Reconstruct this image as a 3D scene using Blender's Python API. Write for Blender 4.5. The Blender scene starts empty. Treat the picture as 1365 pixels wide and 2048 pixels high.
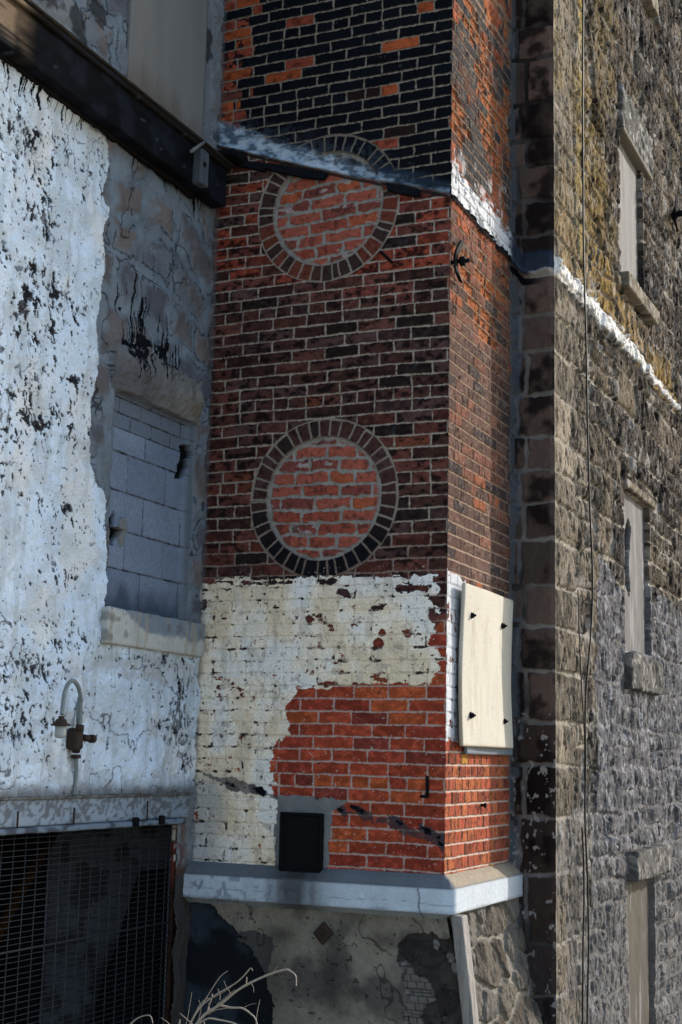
import bpy, math, random
import numpy as np
from mathutils import Vector, Matrix
sc = bpy.context.scene
COL = sc.collection
# ------------------------------------------------------------------ camera
F_PX, YAW, PITCH, ROLL = 2896.3, 0.41637, 0.167134, 0.022085
CAM = np.array([2.5551, -7.1844, 1.70])
def cam_basis(a, b, c):
    f = np.array([-math.sin(a)*math.cos(b), math.cos(a)*math.cos(b), math.sin(b)])
    r = np.array([math.cos(a), math.sin(a), 0.0]); u = np.cross(r, f)
    return np.array([r*math.cos(c)+u*math.sin(c), -r*math.sin(c)+u*math.cos(c), f])
MB = cam_basis(YAW, PITCH, ROLL)
cam = bpy.data.cameras.new('camera'); cob = bpy.data.objects.new('camera', cam); COL.objects.link(cob)
cam.sensor_fit = 'HORIZONTAL'; cam.sensor_width = 36; cam.lens = F_PX/1365*36
cam.clip_start = 0.05; cam.clip_end = 500
cob.matrix_world = Matrix(((MB[0][0], MB[1][0], -MB[2][0], CAM[0]), (MB[0][1], MB[1][1], -MB[2][1], CAM[1]),
                           (MB[0][2], MB[1][2], -MB[2][2], CAM[2]), (0, 0, 0, 1)))
sc.camera = cob
# ------------------------------------------------------------------ light
SUN_EL = math.radians(25.0); SUN_ROT = math.atan2(1.0, 1.53)
w = bpy.data.worlds.new('World'); sc.world = w; w.use_nodes = True
nt = w.node_tree; nt.nodes.clear()
sky = nt.nodes.new('ShaderNodeTexSky'); sky.sky_type = 'NISHITA'; sky.sun_disc = False
sky.sun_elevation = SUN_EL; sky.sun_rotation = SUN_ROT
bg = nt.nodes.new('ShaderNodeBackground'); bg.inputs[1].default_value = 0.15
wo = nt.nodes.new('ShaderNodeOutputWorld')
nt.links.new(sky.outputs[0], bg.inputs[0]); nt.links.new(bg.outputs[0], wo.inputs[0])
sl = bpy.data.lights.new('sun', 'SUN'); sl.energy = 2.9; sl.angle = math.radians(0.5); sl.color = (1.0, 0.94, 0.85)
so = bpy.data.objects.new('sun', sl); COL.objects.link(so)
sd = Vector((math.sin(SUN_ROT)*math.cos(SUN_EL), math.cos(SUN_ROT)*math.cos(SUN_EL), math.sin(SUN_EL)))
so.rotation_euler = sd.to_track_quat('Z', 'Y').to_euler()
sc.view_settings.view_transform = 'Standard'; sc.view_settings.look = 'None'
sc.view_settings.exposure = 1.05; sc.view_settings.gamma = 1.0
# ------------------------------------------------------------------ survey: where a sight line meets a wall plane
XL, YB, XS = -1.484, 1.162, 0.268      # left wall plane, return plane, stone wall plane
def ray(px, py):
    return MB.T @ np.array([(px-682.5)/F_PX, -(py-1024)/F_PX, 1.0])
def onX(x, px, py):
    d = ray(px, py); return CAM + d*((x-CAM[0])/d[0])
def onY(y, px, py):
    d = ray(px, py); return CAM + d*((y-CAM[1])/d[1])
def FR(pts, y=0.0): return [(onY(y, *p)[0], onY(y, *p)[2]) for p in pts]      # front plane -> (x, z)
def LF(pts, x=XL): return [(onX(x, *p)[1], onX(x, *p)[2]) for p in pts]       # planes facing +X -> (y, z)
def SD(pts): return LF(pts, 0.0)
def WL(pts): return LF(pts, XS)
def ST(pts): return FR(pts, YB)
# ------------------------------------------------------------------ numpy noise
RNG = np.random.RandomState(7)
TAB = [RNG.rand(256, 256).astype(np.float32) for _ in range(12)]
def H(i, j, s=0):
    i = np.asarray(i).astype(np.int64); j = np.asarray(j).astype(np.int64)
    return TAB[s % 12][(i + 37*(s//12)) & 255, (j + 91*(s//12)) & 255]
def vn(x, y, s=0):
    xi = np.floor(x); yi = np.floor(y); fx = x-xi; fy = y-yi
    fx = fx*fx*(3-2*fx); fy = fy*fy*(3-2*fy)
    a = H(xi, yi, s); b = H(xi+1, yi, s); c = H(xi, yi+1, s); d = H(xi+1, yi+1, s)
    return (a+(b-a)*fx)*(1-fy) + (c+(d-c)*fx)*fy
def fbm(x, y, o=4, s=0, g=0.5):
    t = 0; a = 1.0; n = 0
    for k in range(o):
        t = t + a*vn(x+k*17.3, y-k*9.1, s+k); n += a; a *= g; x = x*2.03; y = y*2.03
    return t/n
def ridge(x, y, o=4, s=0):
    t = 0; a = 1.0; n = 0
    for k in range(o):
        t = t + a*(1-np.abs(2*vn(x+k*17.3, y-k*9.1, s+k)-1)); n += a; a *= .5; x = x*2.03; y = y*2.03
    return t/n
def ss(a, b, x):
    t = np.clip((x-a)/(b-a), 0, 1); return t*t*(3-2*t)
def worley(x, y, s=0, jit=.8):
    xi = np.floor(x); yi = np.floor(y)
    f1 = np.full(x.shape, 9., np.float32); f2 = f1.copy(); idv = np.zeros(x.shape, np.float32)
    for dx in (-1, 0, 1):
        for dy in (-1, 0, 1):
            cx = xi+dx; cy = yi+dy
            px = cx+.5+(H(cx, cy, s)-.5)*jit; py = cy+.5+(H(cx, cy, s+1)-.5)*jit
            d = np.hypot(px-x, py-y); r = H(cx, cy, s+2)
            m = d < f1
            f2 = np.where(m, f1, np.minimum(f2, d)); idv = np.where(m, r, idv); f1 = np.where(m, d, f1)
    return f1, f2, idv
def inpoly(x, y, P):
    r = np.zeros(x.shape, bool); n = len(P)
    for i in range(n):
        x1, y1 = P[i]; x2, y2 = P[(i+1) % n]
        if y1 == y2: continue
        c = ((y1 > y) != (y2 > y)) & (x < (x2-x1)*(y-y1)/(y2-y1)+x1); r ^= c
    return r
def segd(x, y, P, closed=False):
    d = np.full(x.shape, 99., np.float32)
    m = len(P) if closed else len(P)-1
    for i in range(m):
        x1, y1 = P[i]; x2, y2 = P[(i+1) % len(P)]
        vx, vy = x2-x1, y2-y1; t = np.clip(((x-x1)*vx+(y-y1)*vy)/(vx*vx+vy*vy+1e-12), 0, 1)
        d = np.minimum(d, np.hypot(x-x1-t*vx, y-y1-t*vy))
    return d
def blob(x, y, c, rx, ry): return np.exp(-(((x-c[0])/rx)**2+((y-c[1])/ry)**2))
def C3(x, c):
    o = np.empty(x.shape+(3,), np.float32); o[:] = c; return o
def mx(col, c, m):
    m = np.asarray(m, np.float32)[..., None]; return col*(1-m)+np.asarray(c, np.float32)*m
def cells(t, row, jit, s):
    c = np.floor(t); j0 = c+(H(c, row, s)-.5)*jit
    c = np.where(t < j0, c-1, c); j1 = c+1+(H(c+1, row, s)-.5)*jit
    c = np.where(t > j1, c+1, c)
    return c, t-(c+(H(c, row, s)-.5)*jit), c+1+(H(c+1, row, s)-.5)*jit-t
# ------------------------------------------------------------------ materials
def material(name, rough=.85, bump=.25, scale=220., vary=.25, spec=.3, metal=0., color=None, stretch=(1, 1, 1)):
    m = bpy.data.materials.new(name); m.use_nodes = True; n = m.node_tree; b = n.nodes['Principled BSDF']
    b.inputs['Roughness'].default_value = rough; b.inputs['Metallic'].default_value = metal
    b.inputs['Specular IOR Level'].default_value = spec
    tc = n.nodes.new('ShaderNodeTexCoord'); mp = n.nodes.new('ShaderNodeMapping'); mp.inputs['Scale'].default_value = stretch
    n.links.new(tc.outputs['Object'], mp.inputs[0])
    nz = n.nodes.new('ShaderNodeTexNoise'); nz.inputs['Scale'].default_value = scale; nz.inputs['Detail'].default_value = 5
    n.links.new(mp.outputs[0], nz.inputs['Vector'])
    mr = n.nodes.new('ShaderNodeMapRange'); mr.inputs[1].default_value = .25; mr.inputs[2].default_value = .75
    mr.inputs[3].default_value = 1-vary; mr.inputs[4].default_value = 1+vary
    n.links.new(nz.outputs[0], mr.inputs[0])
    mul = n.nodes.new('ShaderNodeVectorMath'); mul.operation = 'SCALE'
    if color is None:
        at = n.nodes.new('ShaderNodeAttribute'); at.attribute_name = 'Col'; n.links.new(at.outputs[0], mul.inputs[0])
    else: mul.inputs[0].default_value = color
    n.links.new(mr.outputs[0], mul.inputs['Scale']); n.links.new(mul.outputs[0], b.inputs['Base Color'])
    bp = n.nodes.new('ShaderNodeBump'); bp.inputs['Strength'].default_value = bump; bp.inputs['Distance'].default_value = .004
    n.links.new(nz.outputs[0], bp.inputs['Height']); n.links.new(bp.outputs[0], b.inputs['Normal'])
    return m
M_BRICK = material('brick_and_mortar', 1, .45, 160, .26, .04)
M_PLASTER = material('weathered_masonry', 1, .6, 110, .14, .05)
M_STONE = material('rock_faced_stone', 1, .7, 70, .34, .04)
M_WOOD = material('weathered_wood', .9, .4, 60, .3, .06, stretch=(4, .3, 4))
M_WOODV = material('weathered_board', .85, .25, 60, .2, .08, stretch=(3, 3, .3))
M_PAINTC = material('painted_concrete', .95, .25, 90, .10, .08)
M_RUST = material('rusted_iron', .75, .5, 160, .5, .35, color=(.03, .017, .012))
M_IRON = material('black_iron', .85, .4, 200, .4, .06, color=(.007, .007, .008))
M_GREYM = material('painted_conduit', .5, .2, 160, .25, .4, color=(.16, .19, .19))
M_WIRE = material('mesh_wire', .5, .2, 200, .3, .4, color=(.022, .026, .030))
M_CABLE = material('black_cable', .6, .2, 200, .3, .4, color=(.006, .006, .006))
M_TWIG = material('dead_twig', .9, .5, 240, .45, .1, color=(.33, .285, .235))
M_GLASS = material('frosted_glass', .25, .1, 80, .1, .5, color=(.30, .32, .30))
M_TAR = material('tar_felt', 1, .6, 120, .5, .05, color=(.008, .009, .012))
M_GROUND = material('gravel_ground', .95, .8, 14, .45, .2, color=(.27, .24, .19))
M_CORE = material('rubble_core', 1, .5, 20, .3, .05, color=(.05, .045, .04))
# ------------------------------------------------------------------ objects
def tag(o, label=None, cat=None, group=None, kind=None):
    if label: o['label'] = label
    if cat: o['category'] = cat
    if group: o['group'] = group
    if kind: o['kind'] = kind
    return o
def empty(name, loc, label, cat, group=None):
    o = bpy.data.objects.new(name, None); COL.objects.link(o); o.location = loc; o.empty_display_size = .1
    return tag(o, label, cat, group)
def link(name, me, mat, parent=None):
    me.materials.append(mat); o = bpy.data.objects.new(name, me); COL.objects.link(o)
    if parent is not None:
        o.parent = parent; p = parent; L = Vector((0, 0, 0))
        while p is not None: L += p.location; p = p.parent
        me.transform(Matrix.Translation(-L))
    return o
def npmesh(name, co, quads, col=None, smooth=True):
    me = bpy.data.meshes.new(name); n = len(co); q = len(quads)
    me.vertices.add(n); me.vertices.foreach_set('co', co.astype(np.float32).ravel())
    me.loops.add(q*4); me.loops.foreach_set('vertex_index', quads.astype(np.int32).ravel())
    me.polygons.add(q); me.polygons.foreach_set('loop_start', np.arange(0, q*4, 4, dtype=np.int32))
    me.polygons.foreach_set('use_smooth', np.full(q, smooth))
    me.update(calc_edges=True)
    if col is not None:
        a = me.color_attributes.new('Col', 'FLOAT_COLOR', 'POINT')
        c = np.ones((n, 4), np.float32); c[:, :3] = np.clip(col, .001, .95); a.data.foreach_set('color', c.ravel())
    return me
def relief(U, V, h, col, fn, lab, parts, parent, flip=False):
    """One height-field over a wall; its faces are shared out to parts by label."""
    nu, nv = len(U), len(V)
    uu, vv = np.meshgrid(U, V); co = fn(uu, vv, h).reshape(-1, 3)
    i = (np.arange(nv-1)[:, None]*nu+np.arange(nu-1)[None, :]).ravel()
    q = np.stack([i, i+1, i+nu+1, i+nu], 1)
    if flip: q = q[:, ::-1]
    fl = np.maximum(lab[:-1, :-1], lab[1:, 1:]).ravel() if lab is not None else np.zeros(len(i), int)
    if lab is not None: fl = np.where(np.minimum(lab[:-1, :-1], lab[1:, 1:]).ravel() < 0, -1, fl)
    c = col.reshape(-1, 3); out = {}
    for L, (nm, mat) in parts.items():
        s = q[fl == L]
        if not len(s): continue
        used, inv = np.unique(s, return_inverse=True)
        out[L] = link(nm, npmesh(nm, co[used], inv.reshape(-1, 4), c[used]), mat, parent)
    return out
def axis(*seg):
    o = []
    for a, b, s in seg: o.append(np.arange(a, b-1e-6, s))
    o.append(np.array([seg[-1][1]])); return np.concatenate(o).astype(np.float64)
def rough_box(name, mat, lo, hi, step=.012, amp=.004, sc_=18., colf=None, base=(.3, .3, .3), parent=None, seed=1, rnd=.006, M=None, warp=None):
    """Closed box of small faces, edges softened and surface broken by noise."""
    lo = np.array(lo, float); hi = np.array(hi, float); size = hi-lo
    n = [max(2, min(220, int(round(s/step))+1)) for s in size]
    P = []; Q = []; off = 0
    for ax in range(3):
        a, b = [k for k in range(3) if k != ax]
        for side in (0, 1):
            ta = np.linspace(0, 1, n[a]); tb = np.linspace(0, 1, n[b]); A, B = np.meshgrid(ta, tb)
            p = np.zeros(A.shape+(3,)); p[..., a] = A; p[..., b] = B; p[..., ax] = side
            P.append(p.reshape(-1, 3)); i = (np.arange(n[b]-1)[:, None]*n[a]+np.arange(n[a]-1)[None, :]).ravel()+off
            q = np.stack([i, i+1, i+n[a]+1, i+n[a]], 1)
            if (side == 1) == (ax == 1): q = q[:, ::-1]
            Q.append(q); off += A.size
    P = np.concatenate(P); Q = np.concatenate(Q)
    key = np.round(P*1e5).astype(np.int64); key = key[:, 0]*1000003**2+key[:, 1]*1000003+key[:, 2]
    _, fi, inv = np.unique(key, return_index=True, return_inverse=True); P = P[fi]; Q = inv.ravel()[Q]
    X = lo+P*size; r = min(rnd, size.min()*.45)
    ins = np.clip(X, lo+r, hi-r); d = X-ins; dn = np.linalg.norm(d, axis=1, keepdims=True)
    nr = np.where(dn > 1e-9, d/np.maximum(dn, 1e-9), 0); X = np.where(dn > r*1.0001, ins+nr*r, X)
    f = (fbm(X[:, 0]*sc_+X[:, 2]*sc_*.7+seed, X[:, 1]*sc_+X[:, 2]*sc_+seed*3, 4, seed)-.5)*2
    X = X+nr*(f*amp)[:, None]
    if warp is not None: X = warp(X)
    c = np.zeros(X.shape)+np.array(base)
    if colf is not None: c = colf(X, c)
    if M is not None: X = (np.array(M)[:3, :3] @ X.T).T+np.array(M)[:3, 3]
    return link(name, npmesh(name, X, Q, c, True), mat, parent)
def tube(name, mat, paths, parent=None, n=8, col=None):
    """paths: list of (points, radii)"""
    V = []; Fc = []; off = 0
    for pts, rad in paths:
        pts = [np.array(p, float) for p in pts]
        if not hasattr(rad, '__len__'): rad = [rad]*len(pts)
        for k, p in enumerate(pts):
            t = pts[min(k+1, len(pts)-1)]-pts[max(k-1, 0)]; t = t/np.linalg.norm(t)
            a = np.cross(t, [0, 0, 1.]) if abs(t[2]) < .9 else np.cross(t, [1., 0, 0])
            a /= np.linalg.norm(a); b = np.cross(t, a)
            for j in range(n):
                an = 2*math.pi*j/n; V.append(p+(a*math.cos(an)+b*math.sin(an))*rad[k])
        for k in range(len(pts)-1):
            for j in range(n):
                i0 = off+k*n; j2 = (j+1) % n; Fc.append((i0+j, i0+j2, i0+n+j2, i0+n+j))
        Fc.append(tuple(off+j for j in range(n))[::-1]); Fc.append(tuple(off+(len(pts)-1)*n+j for j in range(n)))
        off += len(pts)*n
    me = bpy.data.meshes.new(name); me.from_pydata([tuple(v) for v in V], [], Fc)
    for p in me.polygons: p.use_smooth = len(p.vertices) == 4
    return link(name, me, mat, parent)
def smoothpath(P, k=6):
    P = [np.array(p, float) for p in P]; o = []
    for i in range(len(P)-1):
        p0 = P[max(i-1, 0)]; p1 = P[i]; p2 = P[i+1]; p3 = P[min(i+2, len(P)-1)]
        for j in range(k):
            t = j/k; o.append(.5*((2*p1)+(-p0+p2)*t+(2*p0-5*p1+4*p2-p3)*t*t+(-p0+3*p1-3*p2+p3)*t**3))
    o.append(P[-1]); return o
def lathe(name, mat, prof, parent=None, n=20, M=None):
    V = []; Fc = []
    for r, z in prof:
        for j in range(n): V.append((r*math.cos(2*math.pi*j/n), r*math.sin(2*math.pi*j/n), z))
    for k in range(len(prof)-1):
        for j in range(n): j2 = (j+1) % n; Fc.append((k*n+j, k*n+j2, (k+1)*n+j2, (k+1)*n+j))
    Fc.append(tuple(range(n))[::-1]); Fc.append(tuple((len(prof)-1)*n+j for j in range(n)))
    me = bpy.data.meshes.new(name); me.from_pydata(V, [], Fc)
    for p in me.polygons: p.use_smooth = len(p.vertices) == 4
    if M is not None: me.transform(M)
    return link(name, me, mat, parent)
# ================================================================== ground
g = 60; GZ = -1.10
me = bpy.data.meshes.new('ground'); me.from_pydata([(-g, -g, GZ), (g, -g, GZ), (g, g, GZ), (-g, g, GZ)], [], [(0, 1, 2, 3)])
tag(link('ground', me, M_GROUND), kind='structure')
# ================================================================== shared brick coursing
ZI = np.array([-30., 0, 39, 63, 130]); ZV = np.array([1.5313-30*.0678, 1.5313, 4.1753, 5.7652, 5.7652+67*.0663])
def course(z):
    t = np.interp(z, ZV, ZI); r = np.floor(t); d = (t-r)*.0675; return r, d, .0675-d
HEAD = {0, 8, 16, 24, 31, 39, 58, 65, 73, 81, 89, 97, 105}
FLASH = [(-1.60, 5.335), (-1.49, 5.30), (-1.065, 5.141), (-.614, 4.982), (-.007, 4.781), (.05, 4.77)]
ZFL = 4.78
def flash_z(x): return np.interp(x, [p[0] for p in FLASH], [p[1] for p in FLASH])
def palette(r, cs):
    cum = np.cumsum([c[1] for c in cs]); cum = cum/cum[-1]; o = C3(r, cs[0][0])
    for k in range(1, len(cs)): o[r > cum[k-1]] = cs[k][0]
    return o
SOOT = (.0055, .0068, .0100); RED = (.25, .055, .032); ORA = (.33, .075, .028); MAR = (.135, .046, .035)
DBR = (.072, .033, .027); BLK = (.034, .022, .020); BRT = (.27, .060, .027); PINK = (.34, .092, .062)
PUR = (.088, .046, .043)
# ================================================================== brick chimney, front face
chim = empty('brick_chimney', (-.74, .5, 0), 'tall square brick chimney stack with two bricked-up round openings and a peeling whitewashed lower part', 'chimney')
def front():
    U = axis((XL-.01, 0.0, .0034)); V = axis((GZ, .25, .015), (.25, 6.32, .0031), (6.32, 9.4, .02))
    x, z = np.meshgrid(U, V); x = x.astype(np.float32); z = z.astype(np.float32)
    wx = x+(fbm(x*28, z*28, 3, 1)-.5)*.006; wz = z+(fbm(x*22+9, z*40, 3, 3)-.5)*.005+(fbm(x*2.6, z*2, 3, 5)-.5)*.015
    row, db, dt = course(wz)
    head = np.isin(row, list(HEAD)); L = np.where(head, .1065, .2125)
    off = np.where(head, .0, np.where(row % 2 == 0, 0, .5))
    c, dl, dr = cells(-wx/L+off, row, .15, 4); dl *= L; dr *= L
    bid = H(c, row, 5); bid2 = H(c+7, row, 6)
    ed = np.minimum(np.minimum(db, dt), np.minimum(dl, dr))
    ed = ed+(fbm(x*75, z*75, 2, 2)-.5)*.008+(fbm(x*20+bid*9, z*26, 3, 12)-.5)*.004
    brk = ss(.0024, .0064, ed)
    # --- zones of brick colour
    fz = flash_z(x)
    up = palette(bid, [(SOOT, .93), ((.022, .012, .012), .03), (RED, .02), (ORA, .02)])
    lred = ss(-1.21, -1.30, x+(bid2-.5)*.16+.06*ss(5.3, 5.5, z)*ss(5.9, 5.7, z))
    upl = palette(bid, [(RED, .40), (ORA, .25), (MAR, .16), (SOOT, .19)])
    up = up*(1-(lred > .5)[..., None])+upl*((lred > .5)[..., None])
    lo1 = palette(bid, [(MAR, .32), (RED, .30), ((.15, .045, .035), .18), (PUR, .14), (BLK, .06)])
    lo2 = palette(bid, [(DBR, .42), (PUR, .27), (BLK, .11), ((.12, .048, .038), .15), ((.17, .05, .03), .03)])
    lo3 = palette(bid, [(DBR, .34), ((.13, .046, .036), .34), (PUR, .16), (BLK, .12), ((.16, .05, .03), .04)])
    lo4 = palette(bid, [((.33, .060, .030), .45), ((.27, .046, .027), .27), ((.36, .078, .030), .20), ((.20, .042, .030), .08)])
    # upper-right corner of the middle zone stays redder
    t12 = ss(4.22, 4.36, z+(bid2-.5)*.30+x*.10); t23 = ss(3.45, 3.60, z+(bid2-.5)*.3)
    t34 = ss(2.33, 2.50, z+(bid2-.5)*.06)
    lc = np.where(x < -1.30, .55, 0)
    col = lo3*(1-t23[..., None])+lo2*t23[..., None]; col = mx(col, MAR, lc*(bid > .35))
    col = lo4*(1-t34[..., None])+col*t34[..., None]
    col = col*(1-t12[..., None])+lo1*t12[..., None]
    above = z > fz
    col = np.where(above[..., None], up, col)
    # mottling inside each brick: burnt patches and pits
    mot = fbm(x*30+bid*50, z*45+bid*20, 4, 7); m2 = fbm(x*90, z*90, 3, 9)
    mid = (~above)*t34
    col = mx(col, (.010, .008, .009), ss(.52, .66, mot)*(.18+.27*t34+.40*mid*(bid2 > .3)))
    col = mx(col, col*1.8, ss(.47, .30, mot)*.6*(1-above*.6))
    col = col*(.80+.40*bid2)[..., None]*(.86+.28*m2)[..., None]*(.86-.20*t34*(~above)*(1-.4*t12))[..., None]
    spots = (fbm(x*160, z*160, 2, 11) > .80) & ~above & (z < 2.4)
    col = mx(col, (.02, .01, .01), spots*.8)
    # half-burnt bricks at the red/black border
    hb = above & (bid2 > .45) & (x < -1.02) & (fbm(x*14, z*16, 4, 13) > .54); col = mx(col, SOOT, hb*.9)
    mort = C3(x, (.29, .24, .19))*(.75+.5*fbm(x*30, z*30, 3, 8))[..., None]
    mort = mx(mort, (.22, .185, .15), above*.8); mort = mx(mort, (.40, .34, .29), (~above)*(.4*t12+.45)); mort = mx(mort, (.44, .33, .29), (1-t34))
    mort = mx(mort, (.19, .125, .105), ss(3.0, 2.7, z)*t34*.7)
    mort = mx(mort, (.16, .11, .09), ss(.55, .75, fbm(x*7, z*9, 3, 14))*t34*(~above)*.5)
    col = mort*(1-brk[..., None])+col*brk[..., None]
    h = -.0065*(1-brk)+brk*(fbm(x*60, z*60, 3, 10)-.5)*.0030+brk*(bid-.5)*.003
    lab = np.zeros(x.shape, int)
    # --- rings and round infills
    for k, (cx, cz, ri, ro) in enumerate(((-.735, 3.112, .350, .452), (-.752, 4.805, .345, .447))):
        dx = wx-cx; dz = wz-cz; r = np.hypot(dx, dz); th = np.arctan2(dz, dx); nb = 38
        tt = th/(2*math.pi)*nb; c2, e1, e2 = cells(tt, tt*0+k, .42, 8); arc = 2*math.pi*.40/nb
        rid = H(c2, c2*0+k*5, 9)
        ro_ = ro-.012*H(c2, c2*0+k+3, 2); e = np.minimum(np.minimum(e1, e2)*arc*(r/.40), np.minimum(r-ri+.004, ro_-r))
        e = e+(fbm(x*75, z*75, 2, 2)-.5)*.005
        b = ss(.003, .008, e)
        low = ss(.1, -.3, dz)
        rc = palette(rid, [(DBR, .4), (BLK, .35), (PUR, .25)]); rc = mx(rc, (.008, .008, .010), low*.75*(k == 0)+.25*(k == 0))
        if k == 1:
            rc = mx(rc, palette(rid, [(BLK, .4), (DBR, .2), ((.14, .035, .02), .4)]), .8)
            rc = np.where((z > fz)[..., None], C3(x, SOOT), rc)
        rc = rc*(.8+.5*m2)[..., None]; rc = mx(rc, (.004, .004, .004), ss(.6, .7, mot)*.5)
        inring = (r > ri) & (r < ro)
        cc = mort*.72*(1-b[..., None])+rc*b[..., None]
        col = np.where(inring[..., None], cc, col); h = np.where(inring, -.006*(1-b)+b*(rid-.5)*.004, h)
        lab = np.where(inring, 5+k, lab)
        # infill, older bricks laid roughly in thick grey mortar
        wob = (fbm(x*13, z*13, 3, 15)-.5)*.030; iz = (z+wob-(x-cx)*(.05 if k else -.03)-cz+.5)/.0725
        ir = np.floor(iz); f = iz-ir; ix = (x+(fbm(x*20, z*20, 2, 17)-.5)*.02)/.205+np.where(ir % 2 == 0, .5, 0)+H(ir, ir*0+3, 10)*.3
        ic, l1, l2 = cells(ix, ir, .30, 11); iid = H(ic, ir+40*k, 3)
        ie = np.minimum(np.minimum(f, 1-f)*.0725, np.minimum(l1, l2)*.205)+(fbm(x*45, z*45, 3, 19)-.5)*.016
        icol_dark = (z > fz) if k == 1 else np.zeros(x.shape, bool)
        ib = ss(.0065, .0110, ie)*ss(ri-.012, ri-.030, r+(fbm(x*25, z*25, 3, 21)-.5)*.03)
        icol = palette(iid, [(PINK, .34), ((.28, .068, .045), .30), ((.20, .058, .046), .24), ((.36, .092, .045), .12)])
        icol = icol*(.50+.85*fbm(x*40, z*60, 5, 23, .6))[..., None]
        wp = ss(.66, .74, fbm(x*14+5, z*26, 4, 25))*(iid > .6); icol = mx(icol, (.38, .34, .32), wp*.75)
        icol = mx(icol, (.03, .02, .02), ss(.62, .72, fbm(x*33, z*33, 3, 27))*.55)
        icol = np.where(icol_dark[..., None], np.array((.022, .024, .030), np.float32)*(.6+.8*bid2)[..., None], icol); im = C3(x, (.27, .25, .225))*(.7+.6*fbm(x*35, z*35, 4, 29))[..., None]
        im = mx(im, (.02, .015, .015), ss(.0015, -.003, ie-.004)*0)
        ic3 = im*(1-ib[..., None])+icol*ib[..., None]
        inn = r <= ri
        col = np.where(inn[..., None], ic3, col)
        h = np.where(inn, -.026+.009*ib+(fbm(x*50, z*50, 3, 31)-.5)*.010, h); lab = np.where(inn, 2+k, lab)
    # --- wash of tar and whitewash above the old roof line
    n1 = fbm(x*7, z*16, 4, 33); n2 = fbm(x*45, z*60, 4, 35); d = z-fz
    wid = np.interp(x, [-1.5, -1.2, -.9, -.6, -.35, 0], [.15, .105, .085, .065, .030, .022])
    sm = ss(wid+.03, wid-.03, d+(n2-.5)*.05+(n1-.5)*.09)*(d > -.005)
    far = ss(.26, .02, d+(n1-.5)*.14)*(d > 0)*ss(-.25, -.55, x)*.55
    col = mx(col, (.07, .09, .12), far*ss(.35, .6, n2))
    tarz = ss(.115, .06, d+(n1-.5)*.06)*(d > 0)*ss(-.62, -.40, x)
    col = mx(col, (.018, .030, .048), tarz*.95)
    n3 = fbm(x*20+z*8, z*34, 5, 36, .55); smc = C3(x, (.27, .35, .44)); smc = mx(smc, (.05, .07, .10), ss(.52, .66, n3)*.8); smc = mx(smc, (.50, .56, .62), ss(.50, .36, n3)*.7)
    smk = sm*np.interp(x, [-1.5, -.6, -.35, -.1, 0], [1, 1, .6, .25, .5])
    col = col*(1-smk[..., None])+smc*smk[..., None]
    h = h*(1-.6*smk)+smk*(.004+.006*n1)+tarz*.006
    lip = np.exp(-((d-.004)/.010)**2); h = h+lip*(.010+.008*n1); col = mx(col, (.02, .02, .022), ss(.0, -.012, d)*(d > -.022)*.9)
    # --- whitewash on the lower half
    E = (fbm(x*22, z*24, 5, 37, .62)-.5)*.075+(bid2-.5)*.05
    PW = FR([(360, 1166), (520, 1158), (700, 1156), (872, 1152), (868, 1200), (884, 1215), (866, 1255), (868, 1300), (884, 1330), (868, 1360), (790, 1372), (700, 1370), (650, 1374), (598, 1378), (590, 1392), (574, 1420), (572, 1470), (548, 1500), (545, 1560), (556, 1600), (552, 1740), (350, 1745)])
    inn = inpoly(x+E, z+E[::-1, :]*.6, PW)
    dens = .0
    for p, rx, ry in (((700, 1185), .13, .035), ((820, 1175), .10, .03), ((860, 1225), .07, .05), ((680, 1335), .05, .045), ((620, 1370), .10, .02), ((460, 1475), .07, .03), ((480, 1535), .07, .025),
                      ((620, 1238), .07, .02), ((830, 1290), .09, .02), ((755, 1285), .04, .03), ((760, 1365), .12, .03), ((560, 1165), .4, .018), ((745, 1215), .07, .03), ((410, 1200), .03, .12), ((385, 1560), .07, .05), ((720, 1370), .2, .02), ((880, 1300), .03, .2)):
        dens = dens+blob(x, z, FR([p])[0], rx, ry)
    dens = np.clip(dens, 0, 1)
    ch = fbm(x*15, z*22, 6, 39, .6)+.10*((bid > .93)-.3)*(brk > .2)
    chip = inn & (ch+.25*dens+.16*(bid-.5)*dens > .72)
    crk = inn & (ed < .0045+.004*m2) & (fbm(x*26, z*40, 4, 41)+.10*dens+.04*ss(-1.0, -1.4, x) > .68)
    dots = inn & (fbm(x*70, z*60, 3, 43) > .79)
    for p, r_ in (((765, 1266), .020), ((814, 1268), .018), ((757, 1288), .030)): chip |= inn & (np.hypot(x-FR([p])[0][0], z-FR([p])[0][1])+(ch-.5)*.03 < r_)
    pt = inn & ~chip & ~crk & ~dots
    wcol = C3(x, (.86, .76, .62)); st = fbm(x*6, z*5, 4, 45); st2 = fbm(x*16, z*5, 4, 47)
    wcol = mx(wcol, (.72, .57, .38), ss(.48, .64, st)*.7); wcol = mx(wcol, (.78, .77, .74), ss(.5, .3, st)*.8)
    wcol = mx(wcol, (.78, .79, .80), ss(2.50, 2.60, z)*ss(-.75, -.5, x)*.6)
    wcol = mx(wcol, (.42, .38, .31), ss(.58, .74, st2)*.4); wcol = wcol*(.88+.20*fbm(x*50, z*50, 3, 49))[..., None]
    wcol = mx(wcol, (.30, .26, .21), (1-brk)*.22*ss(.35, .6, fbm(x*9, z*9, 3, 46))); wcol = mx(wcol, (.34, .28, .23), ss(.60, .70, fbm(x*28, z*28, 5, 48, .6))*.55)  # joint lines shaded darker through the whitewash colour, plus random blotches
    wcol = mx(wcol, (.20, .17, .13), ss(1.10, 1.02, z+(st-.5)*.06)*.5)
    wcol = mx(wcol, (.34, .36, .37), ss(1.62, 1.50, z)*ss(-1.2, -1.4, x)*.7)
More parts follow.
